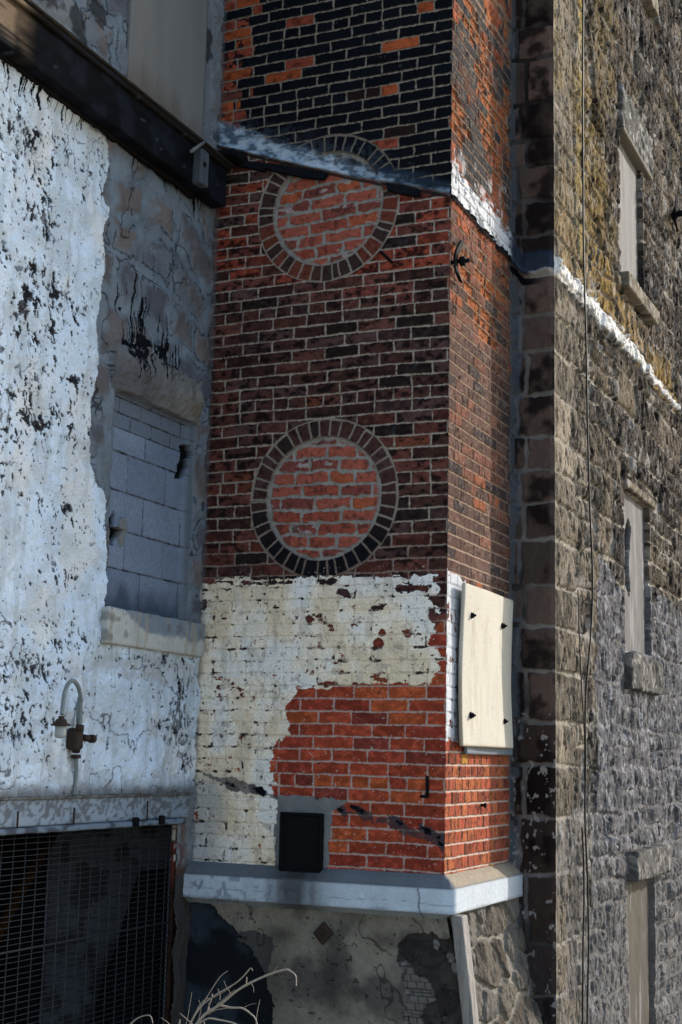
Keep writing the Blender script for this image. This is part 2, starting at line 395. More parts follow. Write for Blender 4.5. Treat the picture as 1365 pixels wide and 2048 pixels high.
    col = np.where(pt[..., None], wcol, col)
    col = mx(col, (.012, .010, .010), crk*.9); col = mx(col, (.015, .012, .012), dots*.8)
    col = mx(col, (.035, .022, .024), (chip & (z > 1.62))*.45)
    h = np.where(pt, h*.95+.0030+(st-.5)*.003+(fbm(x*70, z*40, 4, 50)-.5)*.0025, h)
    # flecks of paint left on the red brick
    fl = (~inn) & (z < 2.72) & (z > 1.05) & (fbm(x*85, z*85, 3, 51) > .82); col = mx(col, (.5, .47, .44), fl*.85)
    # row of bare brick ends between ring and paint
    # --- tar line stepping down to the right
    TL = FR([(372, 1540), (420, 1552), (500, 1578), (560, 1596), (640, 1602), (700, 1625), (760, 1640), (830, 1668), (893, 1690)])
    td = segd(x, z, TL)+(fbm(x*22, z*26, 4, 53)-.5)*.045; wdt = .010+.026*ss(.35, .65, fbm(x*9, z*2, 3, 55))+.012*ss(-.35, .0, x)
    tarl = ss(wdt, wdt-.006, td)*(fbm(x*8+3, z*8, 3, 57) > .33)
    bb = 0
    for p, rx in (((520, 1583), .06), ((680, 1618), .05), ((720, 1622), .05), ((790, 1640), .05), ((865, 1668), .07), ((885, 1688), .04), ((465, 1572), .05)): bb = np.maximum(bb, blob(x-.3*(z-FR([p])[0][1]), z+.4*(x-FR([p])[0][0]), FR([p])[0], rx*1.25, .026))
    tb = ss(.42, .47, bb+(fbm(x*16, z*22, 5, 59)-.5)*1.3)
    col = mx(col, (.035, .040, .048), np.maximum(tarl*.75, tb*.9)); col = mx(col, (.006, .006, .008), ss(.62, .70, bb*.85+(fbm(x*19, z*25, 5, 61, .6)-.5)*1.6))
    h = h+.003*np.maximum(tarl, tb)
    # --- cement round the little iron door
    P = FR([(545, 1592), (700, 1600), (662, 1625), (658, 1760), (548, 1760), (552, 1600)])
    sur = inpoly(x+(E*.4), z+E*.4, P); cg = C3(x, (.17, .175, .175))*(.7+.6*fbm(x*18, z*18, 4, 63))[..., None]
    col = np.where(sur[..., None], cg, col); h = np.where(sur, -.001+(st-.5)*.004, h)
    pa = FR([(888, 1752)])[0]
    # soot fall below door, dirt at the foot of the brickwork
    foot = ss(1.075, 1.045, z+(st2-.5)*.05); col = mx(col, (.10, .105, .11), foot*.8)
    # --- base below the ledge: stucco, patched and blackened, broken to rubble on the right
    low = z < 1.00
    sc1 = C3(x, (.225, .200, .165)); a1 = fbm(x*5, z*4, 5, 65); a2 = fbm(x*2.3+4, z*1.6, 3, 66)
    sc1 = mx(sc1, (.045, .042, .042), ss(.48, .70, a1)*.7); sc1 = mx(sc1, (.25, .22, .17), ss(.5, .3, a1)*.8)
    sc1 = mx(sc1, (.04, .035, .03), ss(.90, .97, z+(a1-.5)*.1)*.35)
    sc1 = mx(sc1, (.16, .145, .11), ss(.80, .88, z)*ss(-1.1, -.95, x)*.4)
    for p, rx, ry in (((545, 1960), .10, .22), ((650, 1950), .07, .18), ((690, 1985), .05, .05), ((760, 1880), .10, .05), ((560, 1870), .10, .05)): sc1 = mx(sc1, (.030, .028, .028), blob(x, z, FR([p])[0], rx, ry)*.65)
    sc1 = sc1*(.80+.40*fbm(x*60, z*60, 3, 67))[..., None]
    DK = FR([(350, 1790), (400, 1798), (430, 1815), (470, 1868), (500, 1900), (530, 1960), (545, 2060), (350, 2060)])
    dk = inpoly(x+E*.4, z+E*.4, DK); dd = segd(x+E*.4, z+E*.4, DK, True)
    db_ = mx(C3(x, (.010, .012, .015)), (.028, .036, .048), ss(.48, .68, fbm(x*4, z*5, 4, 69)))
    sc1 = np.where(dk[..., None], db_, sc1); hs = np.where(dk, -.004, 0.)+(a1-.5)*.008; hs = hs-.006*(dd < .004)
    sc1 = mx(sc1, (.005, .005, .005), (dd < .0035)*.8)
    DK2 = FR([(470, 1868), (520, 1865), (545, 1880), (540, 1925), (530, 1960), (500, 1900)]); d2 = inpoly(x+E*.4, z+E*.4, DK2)
    sc1 = mx(sc1, (.035, .038, .042), d2*.8)
    RB = FR([(781, 1888), (800, 1872), (840, 1868), (878, 1880), (905, 1868), (960, 2070), (776, 2070), (778, 1990), (774, 1925)])
    rb = inpoly(x+E*.5, z+E*.5, RB); f1, f2, wid_ = worley(x*6.5, z*9, 71); em = f2-f1
    rc = mx(C3(x, (.018, .016, .016)), (.05, .044, .040), wid_); rc = rc*(.6+.8*fbm(x*25, z*25, 4, 73))[..., None]
    rc = mx(rc, (.07, .075, .08), ss(.10, .04, em+(a1-.5)*.1)*.45)
    LB = FR([(774, 1925), (790, 1922), (803, 1950), (825, 1960), (835, 2000), (812, 2010), (800, 2060), (776, 2060)]); lb = inpoly(x+E*.3, z+E*.3, LB)
    gz = (z+.3)/.035; gx = x/.045+.5*(np.floor(gz) % 2); ge = np.minimum(np.minimum(gz % 1, 1-gz % 1)*.035, np.minimum(gx % 1, 1-gx % 1)*.045)
    lbc = mx(C3(x, (.14, .13, .12)), (.02, .02, .02), ss(.0035, .0015, ge)*.8)*(.8+.4*fbm(x*40, z*40, 3, 75))[..., None]
    rc = np.where(lb[..., None], lbc, rc)
    for p in ((855, 1890), (878, 1915), (884, 1935)): rc = mx(rc, (.17, .165, .16), blob(x, z, FR([p])[0], .022, .03) > .5)
    sc1 = np.where(rb[..., None], rc, sc1); hs = np.where(rb, -.02-.012*ss(.10, .02, em)+(fbm(x*14, z*14, 4, 77)-.5)*.02+lb*.012, hs)
    cr = ss(.012, .004, np.abs(fbm(x*4, z*2.4, 4, 79)-.5)); sc1 = mx(sc1, (.01, .01, .01), cr*.6*(~rb))
    wsp = low & (fbm(x*90, z*90, 2, 81) > .93); sc1 = mx(sc1, (.3, .3, .3), wsp*.7)
    DM = fbm(x*40, z*40, 3, 83) > .77; sc1 = mx(sc1, (.01, .01, .01), DM*.7)
    col = np.where(low[..., None], sc1, col); h = np.where(low, hs, h); lab = np.where(z < .99, 4, lab)
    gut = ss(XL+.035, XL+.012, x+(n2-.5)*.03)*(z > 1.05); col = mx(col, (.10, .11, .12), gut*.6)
    def fn(u, v, hh): 
        xx = u.copy()
        b = np.clip((.98-v)/1.0, 0, 2.1)*ss(-1.2, 0.0, u)*.20
        xx = xx+b*(v < .98)
        return np.stack([xx, -hh-(v < .98)*0, v], -1)
    parts = {0: ('brickwork', M_BRICK), 5: ('brick_ring', M_BRICK), 6: ('brick_ring', M_BRICK), 2: ('round_infill', M_BRICK), 3: ('round_infill', M_BRICK), 4: ('stucco_base', M_PLASTER)}
    o = relief(U, V, h.astype(float), col, fn, lab, parts, chim)
    o[2]['label'] = 'lower round opening filled with rough red bricks'; o[3]['label'] = 'upper round opening filled with rough red bricks, cut by the old roof line'
front()
# ================================================================== chimney, sunlit side face
def side():
    U = axis((0.0, YB+.02, .0052)); V = axis((.0, .95, .02), (.95, 6.10, .0032), (6.10, 9.4, .02))
    y, z = np.meshgrid(U, V); y = y.astype(np.float32); z = z.astype(np.float32)
    wy = y+(fbm(y*28, z*28, 3, 101)-.5)*.006; wz = z+(fbm(y*22+9, z*40, 3, 103)-.5)*.005
    row, db, dt = course(wz); lowz = z < 1.9
    head = np.isin(row, list(HEAD)) | lowz; L = np.where(head, .1065, .2125)
    off = np.where(row % 2 == 0, .5, 0)
    c, dl, dr = cells(wy/L+off, row, .14, 104); dl *= L; dr *= L
    c = c+np.where(lowz, 900, 0)
    bid = H(c, row, 105); bid2 = H(c+7, row, 106); rag = fbm(y*60, z*70, 3, 102)
    ed = np.minimum(np.minimum(db, dt), np.minimum(dl*.9, dr*.9))+(rag-.5)*.005
    brk = ss(.0028, .0070, ed)
    clus = fbm(y*3.2+z*1.2, z*2.6, 3, 107)
    up = palette(np.clip(bid+(clus-.5)*1.2, 0, 1), [((.05, .048, .05), .42), ((.10, .055, .045), .20), ((.28, .080, .042), .22), ((.34, .10, .050), .09)])
    md = palette(bid, [((.13, .075, .06), .32), ((.10, .062, .052), .26), ((.19, .085, .06), .26), ((.065, .05, .048), .12), ((.30, .10, .05), .04)])
    m1 = palette(bid, [((.26, .085, .05), .35), ((.20, .085, .06), .3), ((.13, .08, .065), .22), ((.34, .10, .045), .13)])
    dn = palette(bid, [((.38, .095, .052), .42), ((.42, .13, .058), .24), ((.30, .085, .05), .2), ((.24, .07, .04), .08), ((.50, .25, .06), .04)])
    dmk = ss(1.80, 1.90, z); col = dn*(1-dmk[..., None])+md*dmk[..., None]
    t = ss(4.15, 4.5, z+(bid2-.5)*.4+(.5-y)*.25); col = col*(1-t[..., None])+m1*t[..., None]
    ab = z > ZFL; col = np.where(ab[..., None], up, col)
    mot = fbm(y*35+bid*50, z*45, 4, 108)
    col = mx(col, (.02, .015, .015), ss(.55, .70, mot)*.55); col = mx(col, (.30, .24, .20), ss(.60, .72, fbm(y*40, z*60, 4, 109))*.35*dmk)
    col = col*(.82+.36*bid2)[..., None]*(.85+.3*rag)[..., None]*.74
    mort = C3(y, (.22, .155, .11)); mort = mx(mort, (.40, .32, .27), 1-dmk); mort = mx(mort, (.30, .22, .17), ss(3.2, 2.6, z)*dmk)
    vj = np.minimum(dl, dr) < np.minimum(db, dt); mort = mx(mort, (.04, .03, .025), vj*(1-dmk)*.85); mort = mx(mort, (.03, .025, .02), vj*dmk*(H(c, row, 110) > .55)*.8)
    col = mort*(1-brk[..., None])+col*brk[..., None]
    h = -.006*(1-brk)+brk*(fbm(y*60, z*60, 3, 111)-.5)*.004+brk*(bid-.5)*.004
    # spalled bricks above the roof line
    sp = ss(.55, .62, fbm(y*5+z*2.2, z*3.4, 3, 113))*(bid2 > .25)*(ab | (z > 4.1))*brk
    pit = fbm(y*45, z*60, 4, 115); h = h-sp*(.006+.022*pit); col = mx(col, (.36, .12, .045), sp*.75); col = mx(col, (.04, .02, .015), sp*ss(.6, .5, pit)*ss(.4, .5, pit)*.6)
    # lower half: vertical combed texture
    h = h+(1-dmk)*brk*(fbm(y*90, z*16, 3, 117)-.5)*.006
    # whitewash stripe over tar along the old roof line
    n = fbm(y*9, z*22, 4, 119); d = z-ZFL; st = ss(.20, .15, d+(n-.5)*.16)*(d > .0+(n-.5)*.02)
    sc_ = C3(y, (.50, .51, .53)); sc_ = mx(sc_, (.10, .10, .11), ss(.66, .72, fbm(y*16, z*40, 4, 121))*.8)
    st = st*ss(.36, .44, fbm(y*10, z*30, 3, 122)+.5*ss(.19, .06, d)); 
    far = ss(.5, .2, d+(n-.5)*.5)*(d > 0)*ss(.60, .70, fbm(y*14, z*9, 4, 123)); st = np.maximum(st, far*.6)
    col = col*(1-st[..., None])+sc_*st[..., None]; h = h+st*(.003+.006*n)
    tl = np.exp(-((d+.012)/.016)**2); tl = ss(.3, .6, tl+(fbm(y*30, z*50, 3, 125)-.5)*.7); col = mx(col, (.012, .012, .014), tl); h = h+tl*.012
    tsp = (d < 0) & (d > -.18) & (fbm(y*45, z*60, 3, 127) > .70); col = mx(col, (.012, .012, .014), tsp*.8)
    # old white paint on the outer strip
    e = (fbm(y*20, z*16, 4, 129)-.5)*.06
    P = SD([(880, 1140), (915, 1145), (935, 1172), (935, 1500), (925, 1486), (880, 1480)])
    pt = inpoly(y+e, z+e, P+[]) | ((y < .50) & (y > .10) & (z > 1.79) & (z < 2.64))
    pc = C3(y, (.46, .475, .50))*(.88+.2*n)[..., None]; pc = mx(pc, (.10, .04, .03), ss(.70, .73, fbm(y*30, z*18, 4, 131)+.05*(brk < .5)))
    pc = mx(pc, (.30, .30, .31), (1-brk)*.4)
    col = np.where(pt[..., None], pc, col); h = np.where(pt, h*.6+.001, h)
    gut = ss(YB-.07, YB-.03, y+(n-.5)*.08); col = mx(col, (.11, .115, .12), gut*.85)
    soil = ss(1.10, 1.05, z); col = mx(col, (.25, .22, .17), soil*.7)
    crk = ss(.010, .003, np.abs(fbm(y*6, z*1.4, 4, 133)-.5))*(z > 3); col = mx(col, (.01, .01, .01), crk*.6); h = h-.006*crk
    lab = np.zeros(y.shape, int); lab[z < 1.0] = -1
    return relief(U, V, h.astype(float), col, lambda u, v, hh: np.stack([hh, u, v], -1), lab, {0: ('side_brickwork', M_BRICK)}, chim)
side()
# battered rubble foot of the side face
def batter():
    U = axis((0.0, YB+.02, .006)); V = axis((GZ, .2, .015), (.2, 1.02, .005))
    y, z = np.meshgrid(U, V); y = y.astype(np.float32); z = z.astype(np.float32)
    e = (fbm(y*9, z*9, 3, 141)-.5)*.08
    f1, f2, idv = worley((y+e)*3.3+.25, (z+e)*5.2+.1, 143, .75); em = f2-f1+(fbm(y*25, z*25, 4, 144)-.5)*.10
    st = ss(.07, .15, em); n = fbm(y*14, z*9, 5, 145)
    col = palette(idv, [((.19, .165, .135), .4), ((.22, .20, .175), .3), ((.13, .105, .085), .3)])*(.6+.8*n)[..., None]
    col = mx(col, (.05, .04, .035), ss(.60, .72, fbm(y*10, z*6, 4, 147))*.6)
    mo = C3(y, (.34, .31, .26))*(.8+.4*fbm(y*30, z*30, 4, 149))[..., None]
    col = (mo*(1-st[..., None])+col*st[..., None])*.52
    h = -.012*(1-st)+st*(.022*np.sqrt(np.clip(em, 0, 1))+(n-.5)*.045+(fbm(y*40, z*30, 4, 151)-.5)*.014)
    def fn(u, v, hh): return np.stack([.012+np.clip(.98-v, 0, 2.1)*.215+hh, u, v], -1)
    relief(U, V, h.astype(float), col, fn, None, {0: ('battered_foot', M_STONE)}, chim)
batter()
# ledge: sloped concrete weathering with a white face, returned round the corner
def ledge():
    p = .072; zb, zt, zc = .922, 1.045, 1.112
    prof = [(.0, zb-.03), (p-.02, zb), (p, zb+.002), (p, zb+.05), (p, zt-.04), (p, zt), (p-.012, zt+.016), (p*.45, zc-.02), (.004, zc), (-.03, zc+.01)]
    pr = []
    for a, b in zip(prof[:-1], prof[1:]):
        n = max(2, int(math.hypot(b[0]-a[0], b[1]-a[1])/.006))
        for k in range(n): t = k/n; pr.append((a[0]+(b[0]-a[0])*t, a[1]+(b[1]-a[1])*t))
    pr.append(prof[-1]); pr = np.array(pr)
    path = [(-1.53+i*.006, 0, 0) for i in range(int(1.53/.006))]+[(0, 0, 1)]+[(0, (i+1)*.006, 2) for i in range(int((YB)/.006))]
    co = np.zeros((len(path), len(pr), 3))
    for i, (a, b, k) in enumerate(path):
        if k == 0: co[i, :, 0] = a; co[i, :, 1] = -pr[:, 0]
        elif k == 1: co[i, :, 0] = pr[:, 0]; co[i, :, 1] = -pr[:, 0]
        else: co[i, :, 0] = pr[:, 0]; co[i, :, 1] = b-0*pr[:, 0]
        co[i, :, 2] = pr[:, 1]
    # the side run starts at the mitre
    s = np.array([q[0] if q[2] == 0 else q[1]+5*(q[2] == 2) for q in path])[:, None]+0*co[..., 0]; zz = co[..., 2]
    n = fbm(s*12, zz*12, 4, 161); nn = fbm(s*60, zz*60, 4, 162)
    co[..., 1] -= (nn-.5)*.004*(s < 2); co[..., 0] += (nn-.5)*.004*(s > 2); co[..., 2] += (n-.5)*.006
    face = (zz < zt+.004)
    col = np.where(face[..., None], np.array((.46, .53, .60)), np.array((.13, .145, .16)))*(.85+.3*n)[..., None]
    sd_ = s > 2
    col = np.where((face & sd_)[..., None], np.array((.40, .435, .47))*(.92+.16*n)[..., None], col)
    col = np.where((~face & sd_)[..., None], np.array((.24, .205, .155))*(.8+.4*nn)[..., None], col)
    fr = ~sd_
    spt = ss(.60, .66, fbm(s*26, zz*26, 4, 163))*face*fr*ss(-.2, -1.2, s+.2); col = mx(col, (.10, .13, .17), spt*.6)
    dr = FR([(600, 1770)])[0][0]; st = blob(s, zz, (dr, 1.0), .15, .3)*fr*(.7+.9*fbm(s*30, zz*4, 3, 165)); col = mx(col, (.025, .022, .02), np.clip(st, 0, 1)*.85)
    for x_ in (FR([(848, 1790)])[0][0],):
        ck = ss(.006, .002, np.abs(s-x_+(fbm(zz*20, zz*3, 3, 166)-.5)*.04))*face*fr; col = mx(col, (.03, .03, .04), ck*.8)
    lc = ss(.0035, .001, np.abs(zz-(zb+.055)+(fbm(s*4, s*0, 4, 167)-.5)*.03))*fr; col = mx(col, (.12, .13, .15), lc*.5*(n > .4))
    col = mx(col, (.10, .11, .12), ss(zt-.004, zt+.004, zz)*ss(zt+.014, zt+.006, zz)*.6)
    grime = ss(zb+.02, zb, zz+(n-.5)*.02); col = mx(col, (.10, .10, .10), grime*.5)
    nu = len(pr); i = (np.arange(len(path)-1)[:, None]*nu+np.arange(nu-1)[None, :]).ravel()
    # the corner column is shared, clip the side run so the mitre stays closed
    q = np.stack([i, i+nu, i+nu+1, i+1], 1)
    o = link('ledge', npmesh('ledge', co.reshape(-1, 3), q, col.reshape(-1, 3)), M_PAINTC, chim); o['label'] = 'projecting concrete ledge painted white on its face'
ledge()
def solid(name, lo, hi, parent):
    rough_box(name, M_CORE, lo, hi, step=5, amp=0, rnd=.001, base=(.05, .045, .04), parent=parent)
solid('masonry_core', (XL+.05, .045, GZ), (-.04, YB+.5, 9.38), chim)
# --- iron door, tie plates, pins
def iron_door():
    a = onY(-.02, 562, 1624); b = onY(-.02, 644, 1750)
    x0, x1, z1, z0 = a[0], b[0], a[2], b[2]
    f = rough_box('soot_door', M_IRON, (x0+.012, -.026, z0+.012), (x1-.012, -.004, z1-.012), .012, .0015, 30, parent=chim, seed=3)
    for nm, lo, hi in (('top_frame', (x0, -.036, z1-.018), (x1, .0, z1)), ('bottom_frame', (x0, -.036, z0), (x1, .0, z0+.018)), ('side_frame', (x0, -.034, z0+.017), (x0+.016, .0, z1-.017)), ('side_frame', (x1-.022, -.034, z0+.017), (x1, .0, z1-.017))):
        rough_box('door_frame', M_IRON, lo, hi, .012, .0015, 30, parent=f, seed=5)
    for k in (.25, .75): tube('hinge', M_IRON, [([(x1-.004, -.040, z0+(z1-z0)*k-.02), (x1-.004, -.040, z0+(z1-z0)*k+.02)], .006)], f)
iron_door()
p = onY(-.015, 647, 1867)
Mx = Matrix.Translation(Vector(p)) @ Matrix.Rotation(math.radians(43), 4, 'Y')
t = rough_box('tie_plate', M_RUST, (-.042, -.006, -.045), (.042, .008, .045), .01, .002, 30, parent=chim, seed=8, M=Mx)
lathe('tie_bolt', M_RUST, [(.012, 0), (.013, .01), (.008, .016)], t, 6, Matrix.Translation(Vector(p)+Vector((0, -.006, 0))) @ Matrix.Rotation(math.radians(90), 4, 'X'))
p1 = onY(-.02, 762, 503); p2 = onY(-.05, 785, 525)
tube('iron_pin', M_IRON, [([p1+np.array([0, .03, 0]), p1, p2], .009)], chim)
a = onY(-.012, 855, 1552); b = onY(-.012, 855, 1594)
tube('iron_bracket', M_IRON, [([a, b], .009), ([b, onY(-.05, 842, 1593)], .008)], chim)
# anchor bar on the sunny side
def anchor(parent):
    pts = [onX(.035, 927, 482), onX(.06, 917, 503), onX(.045, 914, 522), onX(.06, 917, 545), onX(.03, 924, 563)]
    V = []; Fc = []
    for k, q in enumerate(smoothpath(pts, 5)):
        wv = .022
        for dx, dy in ((0, -wv), (0, wv), (-.012, wv), (-.012, -wv)): V.append((q[0]+dx+(.02 if dy > 0 else 0)*0, q[1]+dy, q[2]))
    n = len(V)//4
    for k in range(n-1):
        for j in range(4): Fc.append((k*4+j, k*4+(j+1) % 4, k*4+4+(j+1) % 4, k*4+4+j))
    Fc.append((3, 2, 1, 0)); Fc.append((n*4-4, n*4-3, n*4-2, n*4-1))
    me = bpy.data.meshes.new('anchor_bar'); me.from_pydata(V, [], Fc); o = link('anchor_bar', me, M_IRON, parent)
    c = onX(.06, 924, 522)
    Mz = Matrix.Translation(Vector((.0, c[1], c[2]))) @ Matrix.Rotation(math.radians(90), 4, 'Y')
    lathe('anchor_nut', M_IRON, [(.012, 0), (.012, .05), (.028, .052), (.029, .078), (.013, .080), (.012, .105), (.008, .107)], o, 6, Mz)
anchor(chim)
c = onX(.01, 966, 1611); lathe('small_bolt', M_IRON, [(.008, 0), (.008, .02), (.014, .021), (.014, .03), (.004, .032)], chim, 8, Matrix.Translation(Vector((.0, c[1], c[2]))) @ Matrix.Rotation(math.radians(90), 4, 'Y'))
# charred remnants of the roof timbers under the flashing
def remnant(pts, t):
    q = [onY(-.03, *p_) for p_ in pts]; V = []; n = len(q)
    for p_ in q: V.append(tuple(p_))
    for p_ in q: V.append((p_[0], .004, p_[2]))
    Fc = [tuple(range(n))[::-1], tuple(range(n, 2*n))]+[(i, (i+1) % n, n+(i+1) % n, n+i) for i in range(n)]
    me = bpy.data.meshes.new('charred_batten'); me.from_pydata(V, [], Fc)
    link('charred_batten', me, M_TAR, chim)
remnant([(462, 306), (500, 322), (560, 328), (610, 338), (654, 345), (644, 357), (600, 352), (545, 340), (530, 335), (528, 341), (490, 333), (458, 326)], .03)
remnant([(772, 364), (800, 371), (838, 377), (836, 391), (800, 386), (774, 378)], .03)
# ================================================================== dark return wall and long stone wall
stone = empty('stone_building', (XS, YB, 0), 'tall rock-faced brown and grey stone building running back on the right with boarded windows', 'building')
JP = [53, 117, 205, 282, 333, 402, 472, 551, 631, 702, 789, 875, 941, 1005, 1079, 1172, 1253, 1342, 1443, 1531, 1636, 1749, 1889, 1991]
JZ = [onY(YB, 1068, p_)[2] for p_ in JP]
JZ = sorted([.02, -.25, -.53, -.82, -1.15]+JZ+[JZ[0]+.27*k for k in range(1, 16)])
JZ = np.array(JZ)
def ret():
    U = axis((-.03, XS+.001, .004)); V = axis((GZ, .0, .02), (.0, 6.55, .0045), (6.55, 11, .03))
    x, z = np.meshgrid(U, V); x = x.astype(np.float32); z = z.astype(np.float32)
    wz = z+(fbm(x*7, z*7, 3, 171)-.5)*.035; row = np.searchsorted(JZ, wz)-1; row = np.clip(row, 0, len(JZ)-2)
    e1 = wz-JZ[row]; e2 = JZ[row+1]-wz
    alt = row % 2
    xj = np.where(alt == 0, .085, .045)+(H(row, row*0, 3)-.5)*.03+(fbm(x*6, z*9, 3, 173)-.5)*.03
    right = x > xj
    ed = np.minimum(np.minimum(e1, e2), np.abs(x-xj))+(fbm(x*16, z*16, 3, 175)-.5)*.030
    b = ss(.010, .018, ed)
    n = fbm(x*6, z*6, 5, 177); bid = H(row, right+0., 4)
    col = mx(C3(x, (.035, .025, .021)), (.155, .105, .086), bid*.85)
    col = mx(col, (.006, .005, .006), ss(.45, .62, n)*.85); col = mx(col, (.085, .066, .06), ss(.48, .36, n)*.45)
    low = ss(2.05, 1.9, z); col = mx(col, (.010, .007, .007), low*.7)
    mo = C3(x, (.145, .132, .126))*(.55+.9*fbm(x*12, z*12, 4, 179))[..., None]; mo = mx(mo, (.10, .11, .13), ss(.07, .03, x)*.6)
    mo = mx(mo, (.02, .018, .018), ss(.5, .6, fbm(x*4+2, z*3, 3, 181))*.75); mo = mx(mo, (.24, .215, .19), ss(4.6, 4.4, z)*ss(2.0, 2.2, z)*ss(.06, .12, x)*.45)
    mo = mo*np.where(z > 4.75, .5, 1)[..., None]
    blue = ss(.075, .045, x+(n-.5)*.08)*ss(4.7, 4.5, z)*(fbm(x*5, z*4, 3, 183) > .42)
    col = mx(col, (.09, .10, .12), blue*.8); 
    edge = ss(.028, .016, x); col = mx(col, (.09, .10, .115), edge*.8)
    col = mo*(1-b[..., None])+col*b[..., None]
    fl = (fbm(x*42, z*30, 3, 185) > .70)*low*(n > .38); col = mx(col, (.26, .24, .23), fl*.85)
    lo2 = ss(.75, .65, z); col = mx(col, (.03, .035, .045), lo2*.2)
    # tar flashing remnant
    d = z-(4.70-.35*(x)*.1+(n-.5)*.05+.08*ss(.08, .0, x)); t = ss(.13, .09, d)*(d > -.01); col = mx(col, (.02, .035, .06), t*.85)
    t2 = ss(.028, .018, np.abs(d+.012-.01*n))*ss(.10, .14, x); col = mx(col, (.30, .28, .26), t2*.9)
    t3 = ss(.03, .02, np.abs(d+.055))*ss(.25, .1, x); col = mx(col, (.006, .006, .008), t3)
    h = b*.014+(n-.5)*.034*b+(fbm(x*30, z*30, 4, 187)-.5)*.007+t*.01+.025*np.exp(-((d)/.02)**2)
    wv = (fbm(x*0, z*9, 3, 189)-.5)*.012
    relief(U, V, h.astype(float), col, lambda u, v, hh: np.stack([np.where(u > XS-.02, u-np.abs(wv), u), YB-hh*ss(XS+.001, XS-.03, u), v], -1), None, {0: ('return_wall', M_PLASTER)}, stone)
ret()
WIN = ((2.99, 3.74, 5.26, 6.36), (3.00, 3.83, 2.50, 3.64), (2.99, 3.83, -1.0, .87))
def longwall():
    U = axis((YB, 2.4, .008), (2.4, 6.4, .012), (6.4, 9.0, .08)); V = axis((GZ, -.4, .03), (-.4, 9.2, .0065), (9.2, 11, .05))
    y, z = np.meshgrid(U, V); y = y.astype(np.float32); z = z.astype(np.float32)
    wz = z+(fbm(y*3, z*3, 4, 201)-.5)*.09; wy = y+(fbm(y*5+3, z*5, 3, 203)-.5)*.10
    # quoins beside the corner keep the joints of the return wall
    row = np.clip(np.searchsorted(JZ, z+(fbm(y*7, z*7, 3, 205)-.5)*.03)-1, 0, len(JZ)-2)
    qw = YB+np.where(row % 2 == 0, .78, .46)+(H(row, row*0, 6)-.5)*.12
    q = (y < qw) 
    eq = np.minimum(np.minimum(z-JZ[row], JZ[row+1]-z), np.abs(qw-y)*.8)
    # rubble courses
    r2 = np.floor(wz/.285+.2); f = (wz/.285+.2)-r2
    L = .42+.30*H(r2, r2*0, 7); c, l1, l2 = cells(wy/L+H(r2, r2*0+1, 8), r2, .55, 9)
    sub = (H(c, r2, 10) > .55); f2_ = np.where(sub, (f*2) % 1, f); hs = np.where(sub, .1425, .285)
    e2 = np.minimum(np.minimum(f2_, 1-f2_)*hs, np.minimum(l1, l2)*L); sid = H(c+np.where(sub & (f > .5), 50, 0), r2, 11)
    rn = (fbm(y*14, z*14, 4, 207)-.5)*.030
    ed = np.where(q, eq, e2)+rn; sid = np.where(q, H(row, row*0+2, 5), sid)
    b = ss(.006, .020, ed)
    sid2 = H(np.floor(sid*251), r2*0+3, 4)
    # rock face: broken planes and pits
    big = fbm(y*3.4, z*3.4, 4, 209); pk = ridge(y*9+big*2, z*5+big, 5, 211); gr = fbm(y*34+z*6, z*9, 4, 213); fine = fbm(y*40, z*34, 4, 215)
    til1 = H(c+3, r2, 1)-.5; til2 = H(c+9, r2, 2)-.5
    pit = ss(.60, .68, fbm(y*15, z*9, 5, 217, .6))
    crg = fbm(y*17+z*5, z*10-y*3, 5, 214, .62); h = b*(.010+.016*np.sqrt(np.clip(ed/.08, 0, 1)))+b*((pk-.62)*.018+(gr-.5)*.030+(big-.5)*.055+(crg-.5)*.048+(til1*(l1-l2)*L+til2*(f2_-.5)*hs)*.06)+(fine-.5)*.018-pit*.034*b+b*(sid-.5)*.030
    near = ss(2.2, 1.5, y); h = (h*(.85-.35*near)-.010*(1-b))*.80+(fbm(y*70, z*26, 4, 218, .6)-.5)*.012
    col = palette(sid, [((.088, .070, .054), .34), ((.062, .053, .045), .30), ((.112, .090, .065), .2), ((.045, .039, .036), .16)])
    col = mx(col, (.26, .22, .168), near*.7)
    col = col*(.55+.9*sid2)[..., None]*(.45+1.1*fbm(y*8, z*8, 6, 219, .62))[..., None]
    # ochre run-off near the corner, above and below the roof line
    oc = ss(.46, .62, fbm(y*2.6, z*1.3, 4, 221)+.22*blob(y, z, (1.85, 5.4), .35, 1.6)+.10*blob(y, z, (2.7, 4.9), .9, .5)-.04)*(z > 4.55)
    col = mx(col, (.22, .16, .065), oc*ss(3.4, 2.6, y)*.45)
    run = blob(y, z*0, (1.78+.05*np.sin(z*3), 0), .07, 1)*ss(4.6, 5.2, z); col = mx(col, (.36, .265, .085), run*.85*ss(.35, .5, fbm(y*12, z*2, 4, 222)))
    for q, ry_, rz_, a_ in (((1200, 600), .55, .35, .9), ((1250, 660), .5, .3, .7), ((1320, 760), .8, .3, .8), ((1185, 380), .35, .9, .5), ((1130, 480), .3, .5, .5)):
        col = mx(col, (.30, .19, .055), ss(.30, .75, blob(y, z, WL([q])[0], ry_, rz_)+(fbm(y*10, z*7, 5, 224, .6)-.5)*1.1)*a_*.75*(z > 4.65))
    mo = C3(y, (.29, .26, .215))*(.7+.6*fbm(y*20, z*20, 4, 223))[..., None]; mo = mx(mo, (.16, .145, .125), ss(4.2, 5.5, z)*.5)
    mo = mx(mo, (.32, .29, .24), ss(1.7, 1.35, y)*.3)
    col = mo*(1-b[..., None])+col*b[..., None]
    # pointing smeared white here and there
    sm = ss(.63, .70, fbm(y*5, z*6, 5, 225)+.08*(1-b))*ss(1.4, 1.9, y); col = mx(col, (.36, .34, .32), sm*.5)
